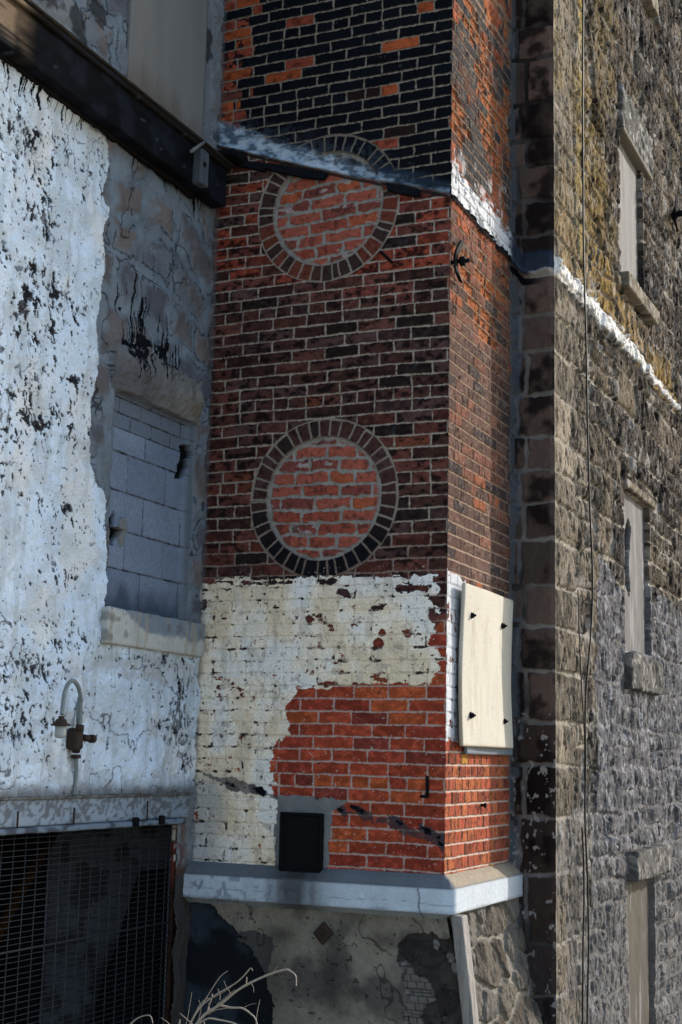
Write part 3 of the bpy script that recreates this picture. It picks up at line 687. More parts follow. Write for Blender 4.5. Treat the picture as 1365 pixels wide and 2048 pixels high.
    dk = ss(.56, .66, fbm(y*11+z*4, z*7-y*2, 5, 227, .6)); col = mx(col, (.010, .009, .009), np.clip(dk*.5*ss(1.3, 2.0, y)+.4*dk, 0, 1))
    scr = ss(.60, .70, fbm(y*60, z*10+y*6, 4, 228)); col = mx(col, (.015, .012, .012), scr*.7); scl = ss(.62, .72, fbm(y*50+9, z*12-y*5, 4, 226)); col = mx(col, (.33, .30, .26), scl*.45)
    # grey limewash over the lower part
    E = (fbm(y*8, z*7, 5, 229)-.5)*.35
    P = WL([(1186, 1110), (1215, 1140), (1248, 1190), (1300, 1195), (1330, 1200), (1400, 1255), (1450, 2100), (1150, 2100), (1182, 1800), (1190, 1400)])
    lw = ss(-.02, .02, np.where(inpoly(y+E*.5, z+E*.6, P), 1., -1.)*.05)
    P2 = (z < 1.95)*ss(1.75, 1.45, z+(fine-.5)*.3)*.65
    lw = np.maximum(lw, P2*ss(.35, .55, fbm(y*4, z*4, 4, 230)))
    g = C3(y, (.115, .112, .118))*(.4+1.2*fbm(y*15, z*11, 6, 231, .62))[..., None]; g = mx(g, (.33, .33, .35), ss(.56, .70, fbm(y*22, z*15, 4, 233))*.7)
    g = mx(g, (.045, .045, .05), ss(.60, .70, fbm(y*12, z*9, 4, 235))*.8); g = mx(g, (.13, .12, .11), ss(1.6, .6, z)*.5)
    col = col*(1-lw[..., None]*.92)+g*lw[..., None]*.92
    h = h+lw*(1-b)*.016
    # old flashing line: lumps of white mortar on tar
    d = z-4.70-(fbm(y*3, z*0, 3, 237)-.5)*.05; ft = fbm(y*9, z*22, 4, 239)
    fade = np.interp(y, [1.1, 2.8, 3.5, 3.9, 9], [1, 1, .85, .62, .5])
    wth = np.interp(y, [1.1, 3.4, 4.0, 9], [1, 1, .45, .35]); wl = ss(.080*wth, .05*wth, np.abs(d-.02)+(ft-.5)*.16*wth)*(fade > .5+.35*(fbm(y*3.3, z*3, 3, 240)-.5)*(y > 2.9)*2)
    col = mx(col, (.62, .61, .59), wl*.95*ss(.36, .44, ft+.1)); h = h+wl*(.012+.02*ft)
    tb = ss(.05, .03, np.abs(d+.075)+(ft-.5)*.06); col = mx(col, (.02, .018, .018), tb*.7); 
    col = col*np.where((d > .15) | (d < -.12), .84, 1)[..., None]
    # windows
    lab = np.zeros(y.shape, int)
    for (y0, y1, z0, z1) in WIN:
        zin = (z > z0-.05) & (z < z1+.08); h = np.where(zin & (y < y0+.02), np.minimum(h, .008+.10*np.clip(y0-y, 0, 3)), h)
        ins = (y > y0) & (y < y1) & (z > z0) & (z < z1); h = np.where(ins, -.16, h); col = np.where(ins[..., None], C3(y, (.06, .055, .05)), col)
        mar = (y > y0-.06) & (y < y1+.06) & (z > z0-.03) & (z < z1+.05) & ~ins; h = np.where(mar, np.clip(h, -.004, .014), h)
    g0 = ss(YB, YB+.05, y); h = h*g0+(1-g0)*(-.002)
    relief(U, V, h.astype(float), col, lambda u, v, hh: np.stack([XS+hh, u, v], -1), None, {0: ('rock_faced_wall', M_STONE)}, stone)
longwall()
solid('masonry_core', (-6, YB+.06, GZ), (XS-.2, 9.0, 11), stone)
rough_box('rear_wall', M_CORE, (XS-.4, 8.95, GZ), (XS-.03, 9.2, 11), 4, 0, rnd=.001, parent=stone)
# window boards, lintels, sills
def wood_cols(s):
    def f(X, c):
        n = fbm(X[:, 1]*30, X[:, 2]*3.0, 5, s); n2 = fbm(X[:, 1]*8, X[:, 2]*8, 4, s+1)
        c = c*(.72+.56*n)[:, None]*(.9+.2*n2)[:, None]; return mx(c, (.24, .24, .25), ss(.60, .72, fbm(X[:, 1]*22, X[:, 2]*2.2, 4, s+2))*.5)
    return f
def stone_cols(s, hi=(.30, .28, .25), dkc=(.05, .045, .04)):
    def f(X, c):
        n = fbm(X[:, 1]*14+X[:, 0]*9, X[:, 2]*14, 5, s); c = c*(.6+.8*n)[:, None]
        c = mx(c, hi, ss(.56, .66, fbm(X[:, 1]*22, X[:, 2]*22+X[:, 0]*9, 4, s+1))*.6); return mx(c, dkc, ss(.60, .68, fbm(X[:, 1]*17, X[:, 2]*17, 4, s+3))*.7)
    return f
BC = ((.150, .145, .138), (.115, .110, .108), (.070, .062, .051))
SPLIT = WL([(px+3, py) for px, py in [(1262, 1036), (1265, 1042), (1268, 1062), (1266, 1080), (1264, 1115), (1264, 1150), (1267, 1172), (1265, 1190), (1258, 1178), (1254, 1150), (1253, 1110), (1254, 1080), (1256, 1060)]])
def in_split(X): return inpoly(X[:, 1]+(fbm(X[:, 1]*30, X[:, 2]*30, 3, 299)-.5)*.05, X[:, 2]+(fbm(X[:, 1]*40, X[:, 2]*40, 3, 298)-.5)*.06, SPLIT) & (X[:, 0] > XS-.2)
def split_push(X):   # rotten split in the middle board, pushed back; its dark depth is painted
    X = X.copy(); X[:, 0] -= .05*(in_split(X) & (X[:, 0] > XS-.05)); return X
for k, (y0, y1, z0, z1) in enumerate(WIN):
    wc = wood_cols(301+k*5)
    cf = (lambda X, c, wc=wc: mx(wc(X, c), (.006, .006, .007), in_split(X))) if k == 1 else wc
    wb = rough_box('window_board', M_WOODV, (XS-.15, y0-.01, z0-.005), (XS-.030, y1+.01, z1+.01), .008 if k == 1 else .014, .003, 6, cf, BC[k], stone, 11+k, warp=split_push if k == 1 else None)
    wb['label'] = ('weathered pale board filling the highest window', 'weathered grey board with a long split, filling the middle window', 'brownish board filling the lowest window')[k]
def block(nm, plist, x0, x1, z0, z1, base, s, amp=.012, par=stone, mat=M_STONE, hi=(.30, .28, .25)):
    return rough_box(nm, mat, (x0, plist[0], z0), (x1, plist[1], z1), .012, amp, 16, stone_cols(s, hi), base, par, s, .012)
block('lintel', (2.92, 4.02), XS-.04, XS+.045, 6.375, 6.72, (.10, .097, .09), 321, .022, hi=(.40, .39, .37))
rough_box('lintel_edge', M_PLASTER, (XS-.06, 2.94, 6.355), (XS+.05, 3.98, 6.385), .014, .002, 16, None, (.16, .145, .12), stone, 4)
block('window_sill', (2.90, 3.98), XS-.10, XS+.085, 5.13, 5.245, (.16, .14, .105), 323, .010)
block('lintel', (2.98, 3.98), XS-.05, XS+.035, 3.655, 3.72, (.12, .098, .072), 325, .006)
block('window_sill', (2.92, 4.0), XS-.10, XS+.07, 2.21, 2.46, (.08, .078, .076), 327, .020)
block('lintel', (2.90, 4.05), XS-.05, XS+.10, .90, 1.10, (.085, .082, .079), 329, .014)
wf = onX(XS, 1282, 8); block('window_sill', (wf[1]-.35, wf[1]+.35), XS-.1, XS+.08, wf[2]+.05, wf[2]+.20, (.18, .16, .12), 331, .010)
# beam anchor far up on the right
def far_anchor():
    e = empty('wall_anchor', tuple(onX(XS, 1355, 430)), 'black iron cross-shaped wall anchor high on the stone wall at the right edge', 'wall anchor')
    a, b, c = onX(XS+.06, 1354, 398), onX(XS+.07, 1349, 430), onX(XS+.05, 1356, 462)
    tube('anchor_bar', M_IRON, [([a, b, c], [.012, .028, .012])], e, 4)
    tube('anchor_rod', M_IRON, [([onX(XS-.02, 1352, 428), onX(XS+.16, 1366, 426)], .03)], e, 6)
far_anchor()
# cables down the stone wall
def cable(pts, rad, label, x=XS+.055):
    P = smoothpath([onX(x, *q) for q in pts], 6)
    o = tube('cable', M_CABLE, [(P, rad)], None, 6); tag(o, label, 'cable', 'cables hanging down the stone wall'); return o
cable([(1166, -160), (1167, 0), (1166, 180), (1167, 350), (1168, 500), (1173, 680), (1176, 850), (1180, 1000), (1186, 1150), (1183, 1260), (1172, 1400), (1172, 1520), (1171, 1640), (1176, 1760), (1178, 1900), (1176, 2000), (1175, 2080)], .0062, 'thick black cable hanging the full height of the stone wall')
cable([(1157, 1180), (1160, 1280), (1164, 1370), (1170, 1480), (1170, 1560)], .0042, 'thin black cable branching off beside the thick one halfway down the wall', XS+.05)
cable([(1165, 1655), (1168, 1720), (1169, 1800), (1167, 1900), (1166, 2075)], .006, 'short greenish-black conduit at the foot of the stone wall beside the thick cable', XS+.05)
# ================================================================== left building
lb = empty('rubble_building', (XL, -1, 0), 'stone building on the left with peeling white paint and a window filled with concrete blocks', 'building')
def leftwall():
    U = axis((-5.0, -3.6, .04), (-3.6, -2.3, .012), (-2.3, .03, .0052)); V = axis((GZ, 1.1, .02), (1.1, 6.45, .0033), (6.45, 9.4, .03))
    y, z = np.meshgrid(U, V); y = y.astype(np.float32); z = z.astype(np.float32)
    n1 = fbm(y*3, z*3, 4, 401); n2 = fbm(y*22, z*22, 4, 403); E = (n2-.5)*.075+(n1-.5)*.03
    e = (fbm(y*5, z*5, 4, 405)-.5)*.16
    zw = z+(fbm(y*1.9, z*1.7, 3, 404)-.5)*.34+(n1-.5)*.10; yw = y+(fbm(y*2.6+4, z*2.6, 3, 406)-.5)*.16; rr = np.floor(zw/.262); ff = zw/.262-rr; LL = .26+.24*H(rr, rr*0, 1)
    cc_, q1, q2 = cells(yw/LL+H(rr, rr*0+2, 2)*3, rr, .6, 3); em = np.minimum(np.minimum(ff, 1-ff)*.262, np.minimum(q1, q2)*LL)*3.6+(fbm(y*14, z*14, 5, 409, .6)-.5)*.34; sid = H(cc_, rr, 6)
    st = ss(.08, .26, em)*(1-.75*ss(.56, .66, fbm(y*4, z*5, 4, 410))); 
    stc = palette(sid, [((.125, .115, .118), .4), ((.098, .100, .115), .3), ((.150, .130, .124), .3)])*(.62+.76*fbm(y*7, z*7, 5, 411))[..., None]
    moc = C3(y, (.155, .185, .215))*(.65+.7*fbm(y*9, z*9, 5, 413))[..., None]
    col = moc*(1-st[..., None])+stc*st[..., None]; h = .012*st+(n1-.5)*.05+(fbm(y*9, z*9, 5, 415, .6)-.5)*.045
    ck = ss(.014, .005, np.abs(fbm(y*3.2, z*2.6, 5, 417)-.5)); col = mx(col, (.010, .010, .012), ck*.75*ss(.45, .55, n1+.05)); h = h-.006*ck
    crd = ss(.03, .012, np.abs(em-.10))*ss(.45, .6, fbm(y*4, z*4, 3, 418)); col = mx(col, (.015, .015, .018), crd*.7)
    # above the beam: big grey patches
    ab = z > 5.12
    pp = ss(.50, .53, fbm(y*2.4+2, z*3, 3, 419)); col = mx(col, (.20, .215, .23), pp*ab*.75); col = mx(col, (.02, .02, .022), ab*ss(.60, .70, fbm(y*6, z*6, 5, 421))*.8)
    # ---- white paint
    EX = LF([(-400, -300), (0, 95), (100, 160), (165, 218), (214, 262), (219, 330), (204, 385), (214, 420), (201, 470), (208, 520), (201, 600), (190, 655), (196, 720), (184, 790), (180, 900), (190, 960), (214, 1000), (207, 1080), (211, 1150), (205, 1225), (215, 1245), (410, 1320), (440, 1200), (470, 300), (460, -400)])
    bare = inpoly(y+E*.55, z+E*.35, EX)
    dens = ss(.45, .75, fbm(y*2.1+5, z*1.6, 4, 423))*.35
    for q, rx, ry in (((70, 640), .12, .12), ((75, 590), .1, .12), ((45, 780), .12, .1), ((75, 850), .15, .09), ((150, 770), .08, .06), ((138, 850), .1, .06), ((150, 600), .10, .08), ((10, 885), .08, .06), ((10, 960), .08, .08), ((110, 1020), .14, .05), ((110, 1140), .1, .05), ((150, 1285), .20, .05), ((60, 1330), .12, .09), ((30, 1430), .14, .08), ((65, 1450), .12, .07), ((300, 1320), .3, .04), ((50, 420), .08, .05), ((95, 440), .06, .2), ((100, 300), .3, .1), ((350, 1400), .10, .12), ((370, 1520), .08, .10), ((330, 1450), .2, .04)):
        dens = dens+blob(y, z, LF([q])[0], rx*1.5, ry*1.3)*.9
    dens = np.clip(dens, 0, 1.1)
    sy, sz = y+z*.25, z-y*.15
    c1 = fbm(sy*13, sz*15, 5, 425, .55); c1 = c1*.55+fbm(sy*34+4, sz*26, 4, 426, .6)*.45; chip = (c1+.13*dens > .735) & ~bare
    c2 = fbm(sy*30, sz*17+3, 4, 427, .55); chb = (c2+.17*dens > .835) & ~bare
    c3 = fbm(sy*60, sz*38, 3, 429); chs = (c3+.12*dens > .785) & ~bare
    pw = C3(y, (.62, .72, .83))*(.90+.18*fbm(y*9, z*9, 4, 431))[..., None]
    tan_ = fbm(y*4+7, z*3, 4, 433); pw = mx(pw, (.70, .68, .64), ss(.52, .72, tan_+.06*blob(y, z, LF([(130, 1150)])[0], .4, .4))*.6)
    pw = mx(pw, (.36, .41, .44), ss(.50, .72, fbm(y*26, z*2.2, 4, 435))*.45); pw = mx(pw, (.42, .46, .48), ss(.48, .62, fbm(y*5+2, z*6, 6, 436, .65))*.45)
    lump = ss(.10, .02, em)*ss(2.25, 2.1, z); pw = mx(pw, (.33, .33, .32), lump*.35)
    pw = mx(pw, (.34, .31, .27), ss(2.23, 2.16, z+(n2-.5)*.12)*ss(2.05, 2.2, z)*ss(-1.1, -.9, y)*.6)
    pw = mx(pw, (.20, .19, .17), ss(1.60, 1.50, z+(n1-.5)*.16)*.55)
    pw = mx(pw, (.35, .33, .28), ss(4.45, 4.85, z+(n1-.5)*.4)*ss(-1.9, -1.4, y)*.5)
    hair = (ss(.012, .004, np.abs(fbm(y*4.5, z*3.5, 5, 437)-.5))*ss(.44, .6, fbm(y*3, z*2, 3, 439)+.12*(z < 2.2))); pw = mx(pw, (.03, .03, .035), hair*.75)
    grr = fbm(y*45, z*20, 4, 441); gm = ss(.52, .58, grr)*(blob(y, z, LF([(365, 1390)])[0], .11, .12)+blob(y, z, LF([(350, 1440)])[0], .2, .05)+.8*blob(y, z, LF([(345, 1480)])[0], .2, .05) > .5); pw = mx(pw, (.06, .065, .07), gm*.75)
    hp = (n1-.5)*.034+(.004+.006*ss(2.3, 2.1, z))*ss(0, .30, em)+(fbm(y*26, z*9, 4, 442)-.5)*.006+(fbm(y*8, z*8, 6, 443, .66)-.5)*.044+(n2-.5)*.006+.012*blob(y, z*0, (-3, 0), 1, 1)
    pt = ~bare & ~chip & ~chb & ~chs
    und = mx(C3(y, (.18, .21, .25)), (.08, .08, .09), ss(.42, .6, fbm(y*10, z*10, 4, 444))); und = mx(und, (.008, .008, .010), chb*.85); und = mx(und, (.02, .02, .022), chs*.7)
    und = mx(und, (.012, .012, .014), (c1+.13*dens+.25*(n2-.5) > .80)*.85)
    col = np.where((~bare)[..., None], np.where(pt[..., None], pw, und), col)
    h = np.where(~bare, np.where(pt, hp+.002, hp-.002), h*.8-.003)
    # drips of tar
    dr = 0
    for q, w_, l_ in (((250, 680), .05, .12), ((280, 700), .10, .15), ((330, 700), .10, .16), ((310, 560), .02, .14), ((265, 620), .02, .20), ((240, 590), .03, .10), ((290, 640), .05, .10), ((345, 560), .02, .12), ((270, 300), .03, .12), ((335, 340), .02, .10), ((360, 360), .03, .1), ((390, 400), .05, .06), ((10, 130), .05, .10), ((60, 160), .12, .10), ((140, 205), .10, .10)):
        dr = np.maximum(dr, blob(y, z, LF([q])[0], w_*1.3, l_))
    vs = fbm(y*75+(fbm(y*6, z*9, 3, 447)-.5)*5, z*3.4, 4, 445); drip = ss(.60, .635, vs+.20*np.clip(dr-.2, 0, 1)-.05)*(dr > .18)
    bl = ss(.62, .68, fbm(y*14, z*16, 4, 449)+.12*dr-.03)*(dr > .45)*(z > 3.5)*(z < 4.0); drip = np.maximum(drip, bl)
    # ---- lintel stone, bulging rock face
    LU = LF([(229, 672), (300, 700), (370, 745), (412, 775)]); LD = LF([(229, 764), (300, 797), (405, 833)])
    lint = (y > -1.02+(n2-.5)*.05) & (y < -.10+(n2-.5)*.04) & (z > 3.555) & (z < 3.80+(n2-.5)*.09+(n1-.5)*.10)
    tz = np.clip((z-3.555)/.245, 0, 1); bu = np.sin(np.pi*np.clip(tz*.9+.06, 0, 1))**.6
    lc = mx(C3(y, (.115, .112, .115)), (.20, .19, .175), ss(-.75, -.2, y+(n1-.5)*.4))*(.65+.7*fbm(y*8, z*8, 5, 451))[..., None]
    lc = mx(lc, (.17, .13, .095), ss(.5, .62, fbm(y*5, z*8, 4, 452))*ss(-.6, -.2, y)*ss(3.75, 3.62, z)*.6)
    col = np.where(lint[..., None], lc, col); h = np.where(lint, .010+.040*bu*ss(-1.02, -.97, y)*ss(-.10, -.16, y)+(fbm(y*7, z*9, 5, 453, .6)-.5)*.075, h)
    col = mx(col, (.006, .007, .010), np.clip(drip, 0, 1)*(bare|(z > 4.5)))
    # ---- block infill
    y0, y1, z0, z1 = -.985, -.125, 2.415, 3.55
    win = (y > y0+(n2-.5)*.02) & (y < y1+(n1-.5)*.05) & (z > z0) & (z < z1)
    bz = z-(z0+.012)
    br = np.floor(bz/.2045); bf = bz-br*.2045; small = z > 3.37
    bx = (y-y0)/.395+np.where(br % 2 == 0, .05, .48); bc, a1, a2 = cells(bx, br, .02, 12)
    be = np.minimum(np.minimum(bf, .2045-bf), np.minimum(a1, a2)*.395); bi = H(bc, br, 2)
    sr = np.floor((z-3.37)/.082); sf = (z-3.37)-sr*.082; sx, s1, s2 = cells((y-y0)/.21+.5*(sr % 2), sr, .1, 3)
    se = np.minimum(np.minimum(sf, .082-sf), np.minimum(s1, s2)*.21); be = np.where(small, se, be); bi = np.where(small, H(sx, sr+9, 4)*.7, bi)
    be = be+(fbm(y*40, z*40, 3, 455)-.5)*.006; bm = ss(.0015, .0045, be)
    bcol = mx(C3(y, (.145, .180, .245)), (.18, .22, .29), bi)*(.80+.4*fbm(y*110, z*110, 2, 457))[..., None]*(.85+.3*fbm(y*5, z*5, 4, 459))[..., None]
    bcol = mx(bcol, (.12, .14, .17), small*.75)
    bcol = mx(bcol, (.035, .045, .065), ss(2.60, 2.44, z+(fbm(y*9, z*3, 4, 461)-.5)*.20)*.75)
    jc = mx(C3(y, (.012, .013, .016)), (.09, .095, .10), ss(.45, .6, fbm(y*18, z*12, 4, 463))*.9); horiz = np.minimum(bf, .2045-bf) < .01
    bcol = jc*(1-bm[..., None])+bcol*bm[..., None]; bcol = mx(bcol, (.09, .095, .10), ss(.012, .006, be)*bm*horiz*.5*(fbm(y*12, z*12, 3, 464) > .5))
    hw = -.030-.006*(1-bm)+(fbm(y*60, z*60, 2, 465)-.5)*.002
    # cement fillet at the jambs
    jm = ss(y0+.05, y0+.02, y+(n2-.5)*.03)+ss(y1-.10, y1-.04, y+(n1-.5)*.05); jm = np.clip(jm, 0, 1); bcol = mx(bcol, (.13, .155, .185), jm); hw = hw+jm*.018
    # rough mortar lumps at left, and two broken holes
    hq = LF([(250, 1060)])[0]; lum = ss(.5, .6, blob(y, z, hq, .06, .10)+(fbm(y*14, z*14, 4, 467)-.5)*.9); bcol = mx(bcol, (.17, .165, .15), lum*.85); hw = hw+lum*.02
    for pts in ([(378, 885), (388, 900), (384, 930), (372, 958), (358, 955), (362, 935), (368, 915), (370, 890)], [(234, 1020), (241, 1035), (246, 1062), (240, 1090), (231, 1088), (226, 1060), (229, 1040)]):
        hl = inpoly(y+E*.6+(n2-.5)*.04, z+E*.7, LF(pts)); hw = np.where(hl, -.060, hw); bcol = np.where(hl[..., None], C3(y, (.006, .006, .007)), bcol)  # holes are shallow; the darkness inside is put into the colour
    lab = np.zeros(y.shape, int)
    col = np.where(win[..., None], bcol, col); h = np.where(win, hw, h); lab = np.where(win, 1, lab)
    # opening under the steel lintel
    jr = -.165+(n2-.5)*.03
    op = (z < 1.33) & (y < jr); lab = np.where(op, -1, lab)
    jb = (z < 1.36) & ~op; col = mx(col, (.012, .011, .012), jb*ss(1.14, 1.05, z)*.9); col = mx(col, (.20, .05, .03), jb*ss(.45, .55, fbm(y*30, z*16, 3, 469))*.8*ss(-.05, -.12, y)*ss(1.0, 1.1, z))
    rust = ss(1.56, 1.49, z+(n2-.5)*.06)*(~win); col = mx(col, (.05, .045, .04), rust*.6)
    o = relief(U, V, h.astype(float), col, lambda u, v, hh: np.stack([XL+hh, u, v], -1), lab, {0: ('rubble_wall', M_PLASTER), 1: ('block_infill', M_PLASTER)}, lb)
leftwall()
def sillcol(X, c):
    n = fbm(X[:, 1]*14, X[:, 2]*14, 5, 471); n2 = fbm(X[:, 1]*30, X[:, 2]*6, 4, 473); c = c*(.8+.4*n)[:, None]
    lim = 2.415-.10*ss(-.95, -.60, X[:, 1])+(n-.5)*.07
    c = mx(c, (.15, .19, .24), ss(lim-.01, lim+.01, X[:, 2])*.85); c = mx(c, (.32, .28, .20), ss(.52, .66, n2)*.6); return mx(c, (.12, .11, .10), ss(.62, .72, n)*.6)
o = rough_box('window_sill', M_PLASTER, (XL-.04, -1.02, 2.232), (XL+.055, -.028, 2.418), .008, .006, 14, sillcol, (.46, .46, .43), lb, 5, .010)
# tall board closing the upper window
def plycol(X, c):
    n = fbm(X[:, 1]*9, X[:, 2]*1.5, 5, 475); c = c*(.86+.28*n)[:, None]; c = mx(c, (.11, .075, .045), ss(5.42, 5.20, X[:, 2]+(n-.5)*.25)*.5); return mx(c, (.12, .16, .18), ss(-.25, -.235, X[:, 1])*.6)
rough_box('window_board', M_PAINTC, (XL-.04, -1.046, 5.12), (XL+.025, -.222, 7.0), .012, .0015, 5, plycol, (.185, .180, .170), lb, 6, .004)
# steel lintel over the doorway: channel with a bottom flange, pipe and studs
def stl(X, c):
    n = fbm(X[:, 1]*26, X[:, 2]*40, 5, 481); r = ss(.53, .58, fbm(X[:, 1]*60, X[:, 2]*50, 4, 482)*.6+n*.4+.07*ss(1.36, 1.42, X[:, 2])-.02); c = c*(.85+.3*fbm(X[:, 1]*5, X[:, 2]*9, 3, 483))[:, None]
    return mx(c, (.05, .036, .028), r*.6)
sb = rough_box('steel_lintel', M_PAINTC, (XL-.02, -3.6, 1.352), (XL+.028, -.085, 1.475), .008, .0015, 20, stl, (.25, .30, .35), lb, 7, .004)
rough_box('lintel_flange', M_PAINTC, (XL-.1, -3.6, 1.322), (XL+.062, -.17, 1.350), .01, .003, 20, lambda X, c: mx(c, (.03, .03, .035), ss(.55, .65, fbm(X[:, 1]*12, X[:, 2]*30, 4, 485))*.7), (.15, .19, .24), sb, 8, .008)
rough_box('lintel_top_flange', M_PAINTC, (XL-.02, -3.6, 1.472), (XL+.045, -.06, 1.486), .01, .004, 20, stl, (.15, .15, .14), sb, 9, .004)
for q in ((35, 1645), (148, 1637), (295, 1622)):
    a = onX(XL+.045, *q); tube('stud', M_RUST, [([a-np.array([0, 0, .045]), a+np.array([0, 0, .05])], .005)], sb)
for q in ((272, 1642), (324, 1638)):
    a = onX(XL+.07, *q); rough_box('clip', M_IRON, tuple(a-np.array([.012, .02, .03])), tuple(a+np.array([.012, .02, .018])), .01, .001, parent=sb)
for lo, hi in (((-1.9, -3.6, 1.36), (XL-.03, -.1, 1.47)),): rough_box('inner_beam', M_IRON, lo, hi, .1, .003, parent=lb)
# inside the doorway: end wall, back wall, ceiling, jamb
def inner():
    U = axis((onY(.16, 92, 1800)[0], XL-.03, .006)); V = axis((GZ, 1.5, .005)); x, z = np.meshgrid(U, V)
    wz = z+(fbm(x*20, z*20, 3, 501)-.5)*.006; r = np.floor(wz/.0677); f = wz-r*.0677; c, l1, l2 = cells(x/.21+.5*(r % 2), r, .1, 502); ed = np.minimum(np.minimum(f, .0677-f), np.minimum(l1, l2)*.21); b = ss(.003, .008, ed)
    n = fbm(x*4, z*4, 5, 503); col = C3(x, (.105, .115, .145))*(.6+.8*n)[..., None]*(.75+.25*b)[..., None]; col = mx(col, (.03, .03, .035), ss(.55, .66, fbm(x*7, z*7, 5, 505))*.75)
    relief(U, V, (.006*b+(n-.5)*.008), col, lambda u, v, hh: np.stack([u, .16-hh, v], -1), None, {0: ('inner_wall', M_PLASTER)}, lb)
inner()
rough_box('inner_ceiling', M_CORE, (-4.6, -3.7, 1.46), (XL-.05, .3, 1.6), .3, .004, parent=lb)
rough_box('inner_back_wall', M_CORE, (-4.7, -3.7, GZ), (-4.6, .3, 1.5), .3, .004, parent=lb)
rough_box('inner_buttress', M_TAR, (onY(.10, 300, 1750)[0], -.02, GZ), (XL-.03, .14, 1.05), .03, .02, 6, parent=lb, warp=lambda X: X+np.stack([-.33*np.clip(1.05-X[:, 2], 0, 3)*(X[:, 0] < XL-.12), 0*X[:, 0], 0*X[:, 0]], 1))
rough_box('dark_opening_block', M_TAR, (-4.6, .10, GZ), (onY(.16, 92, 1800)[0], .2, 1.5), .2, .004, parent=lb)  # near-black block put in for the dark opening beyond the end wall
def jam(X, c):
    r = np.floor(X[:, 2]/.0677); n = fbm(X[:, 1]*30+X[:, 0]*20, X[:, 2]*16, 3, 509); c = mx(c, (.5, .48, .44), (n > .56)*.9*(X[:, 2] > 1.12)); c = mx(c, (.02, .015, .013), ss(1.12, .95, X[:, 2])*.9); return mx(c, (.01, .008, .008), ((X[:, 2]/.0677) % 1 < .12)*.8)
rough_box('door_jamb', M_BRICK, (XL-.05, -.158, GZ), (XL-.012, -.02, 1.325), .008, .004, 30, jam, (.13, .032, .02), lb, 3)
solid('masonry_core', (-4.6, -3.9, 1.62), (XL-.15, .2, 9.38), lb)
rough_box('end_pier', M_CORE, (-4.6, -5.0, GZ), (XL-.12, -3.75, 9.38), 4, 0, rnd=.001, parent=lb)
# ---- orange hose-like pipe leaning inside on the left
a, b_ = onX(XL-.9, 4, 1850), onX(XL-.9, 64, 1740)
o = tube('leaning_pole', material('rusty_ochre', .9, .4, 60, .5, .05, color=(.03, .014, .004)), [([a+(a-b_)*3.2, a, b_, b_+(b_-a)*.8], .035)]); tag(o, 'ochre pole leaning in the dark doorway behind the wire mesh', 'pole')
# ---- wire mesh over the doorway
def mesh_panel():
    e = empty('mesh_screen', (XL-.03, -1.5, 0), 'dark welded wire mesh screen covering the doorway under the rusty lintel', 'mesh screen')
    X = XL-.035; P = []; y = -3.5
    while y < -.17: P.append(([(X, y+.002*math.sin(y*37), -1.0), (X+.004*math.sin(y*9), y+.004*math.sin(y*5), .7), (X, y, 1.325)], .0028)); y += .0915
    tube('vertical_wires', M_WIRE, P, e, 5); P = []; z = -1.01; k = 0
    while z < 1.32: P.append(([(X+.005, -3.5, z), (X+.005, -1.7, z+.002*math.sin(z*70)), (X+.005, -.165, z)], .0022 if abs(z-.80) > .014 else .006)); z += .0262
    tube('horizontal_wires', M_WIRE, P, e, 5)
    tube('edge_rod', M_WIRE, [([(X, -.168, -1.05), (X, -.168, 1.32)], .006)], e)
mesh_panel()
# ================================================================== roof beam along the left wall
def beamcol(X, c):
    n = fbm(X[:, 1]*2.2, X[:, 2]*30, 5, 521); n2 = fbm(X[:, 1]*7, X[:, 2]*9, 4, 523); c = c*(.3+1.4*n)[:, None]
    c = mx(c, (.014, .017, .026), ss(.50, .68, n2)*.6); c = mx(c, (.14, .10, .065), ss(-1.95, -2.10, X[:, 1]+(n2-.5)*.1)*ss(.35, .55, n)*.8); return mx(c, (.06, .065, .08), (fbm(X[:, 1]*60, X[:, 2]*60, 2, 525) > .86)*.6)  # paler brown at the near end, painted to brighten the sun patch
bm = empty('roof_beam', (XL, -1.5, 4.87), 'long black weathered timber beam bolted along the left wall under a strip of old roofing', 'beam')
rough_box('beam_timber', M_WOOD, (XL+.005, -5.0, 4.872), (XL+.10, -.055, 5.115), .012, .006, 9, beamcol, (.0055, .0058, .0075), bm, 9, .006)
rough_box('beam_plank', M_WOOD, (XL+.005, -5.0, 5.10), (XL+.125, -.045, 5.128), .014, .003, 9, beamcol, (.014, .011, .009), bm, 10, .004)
rough_box('roofing_strip', M_WOOD, (XL+.0, -5.0, 5.133), (XL+.135, .0-.01, 5.146), .012, .004, 14, lambda X, c: c*(.5+fbm(X[:, 1]*30, X[:, 0]*30, 4, 527))[:, None], (.030, .026, .022), bm, 11, .003)
rough_box('tar_felt', M_TAR, (XL+.0, -5.0, 5.15), (XL+.11, -.05, 5.162), .010, .010, 22, None, (.01, .01, .012), bm, 12, .003)
fl_ = rough_box('beam_foot_strip', M_WOOD, (XL+.0, -5.0, 4.855), (XL+.03, -.30, 4.876), .012, .016, 14, None, (.010, .009, .008), bm, 13, .003)
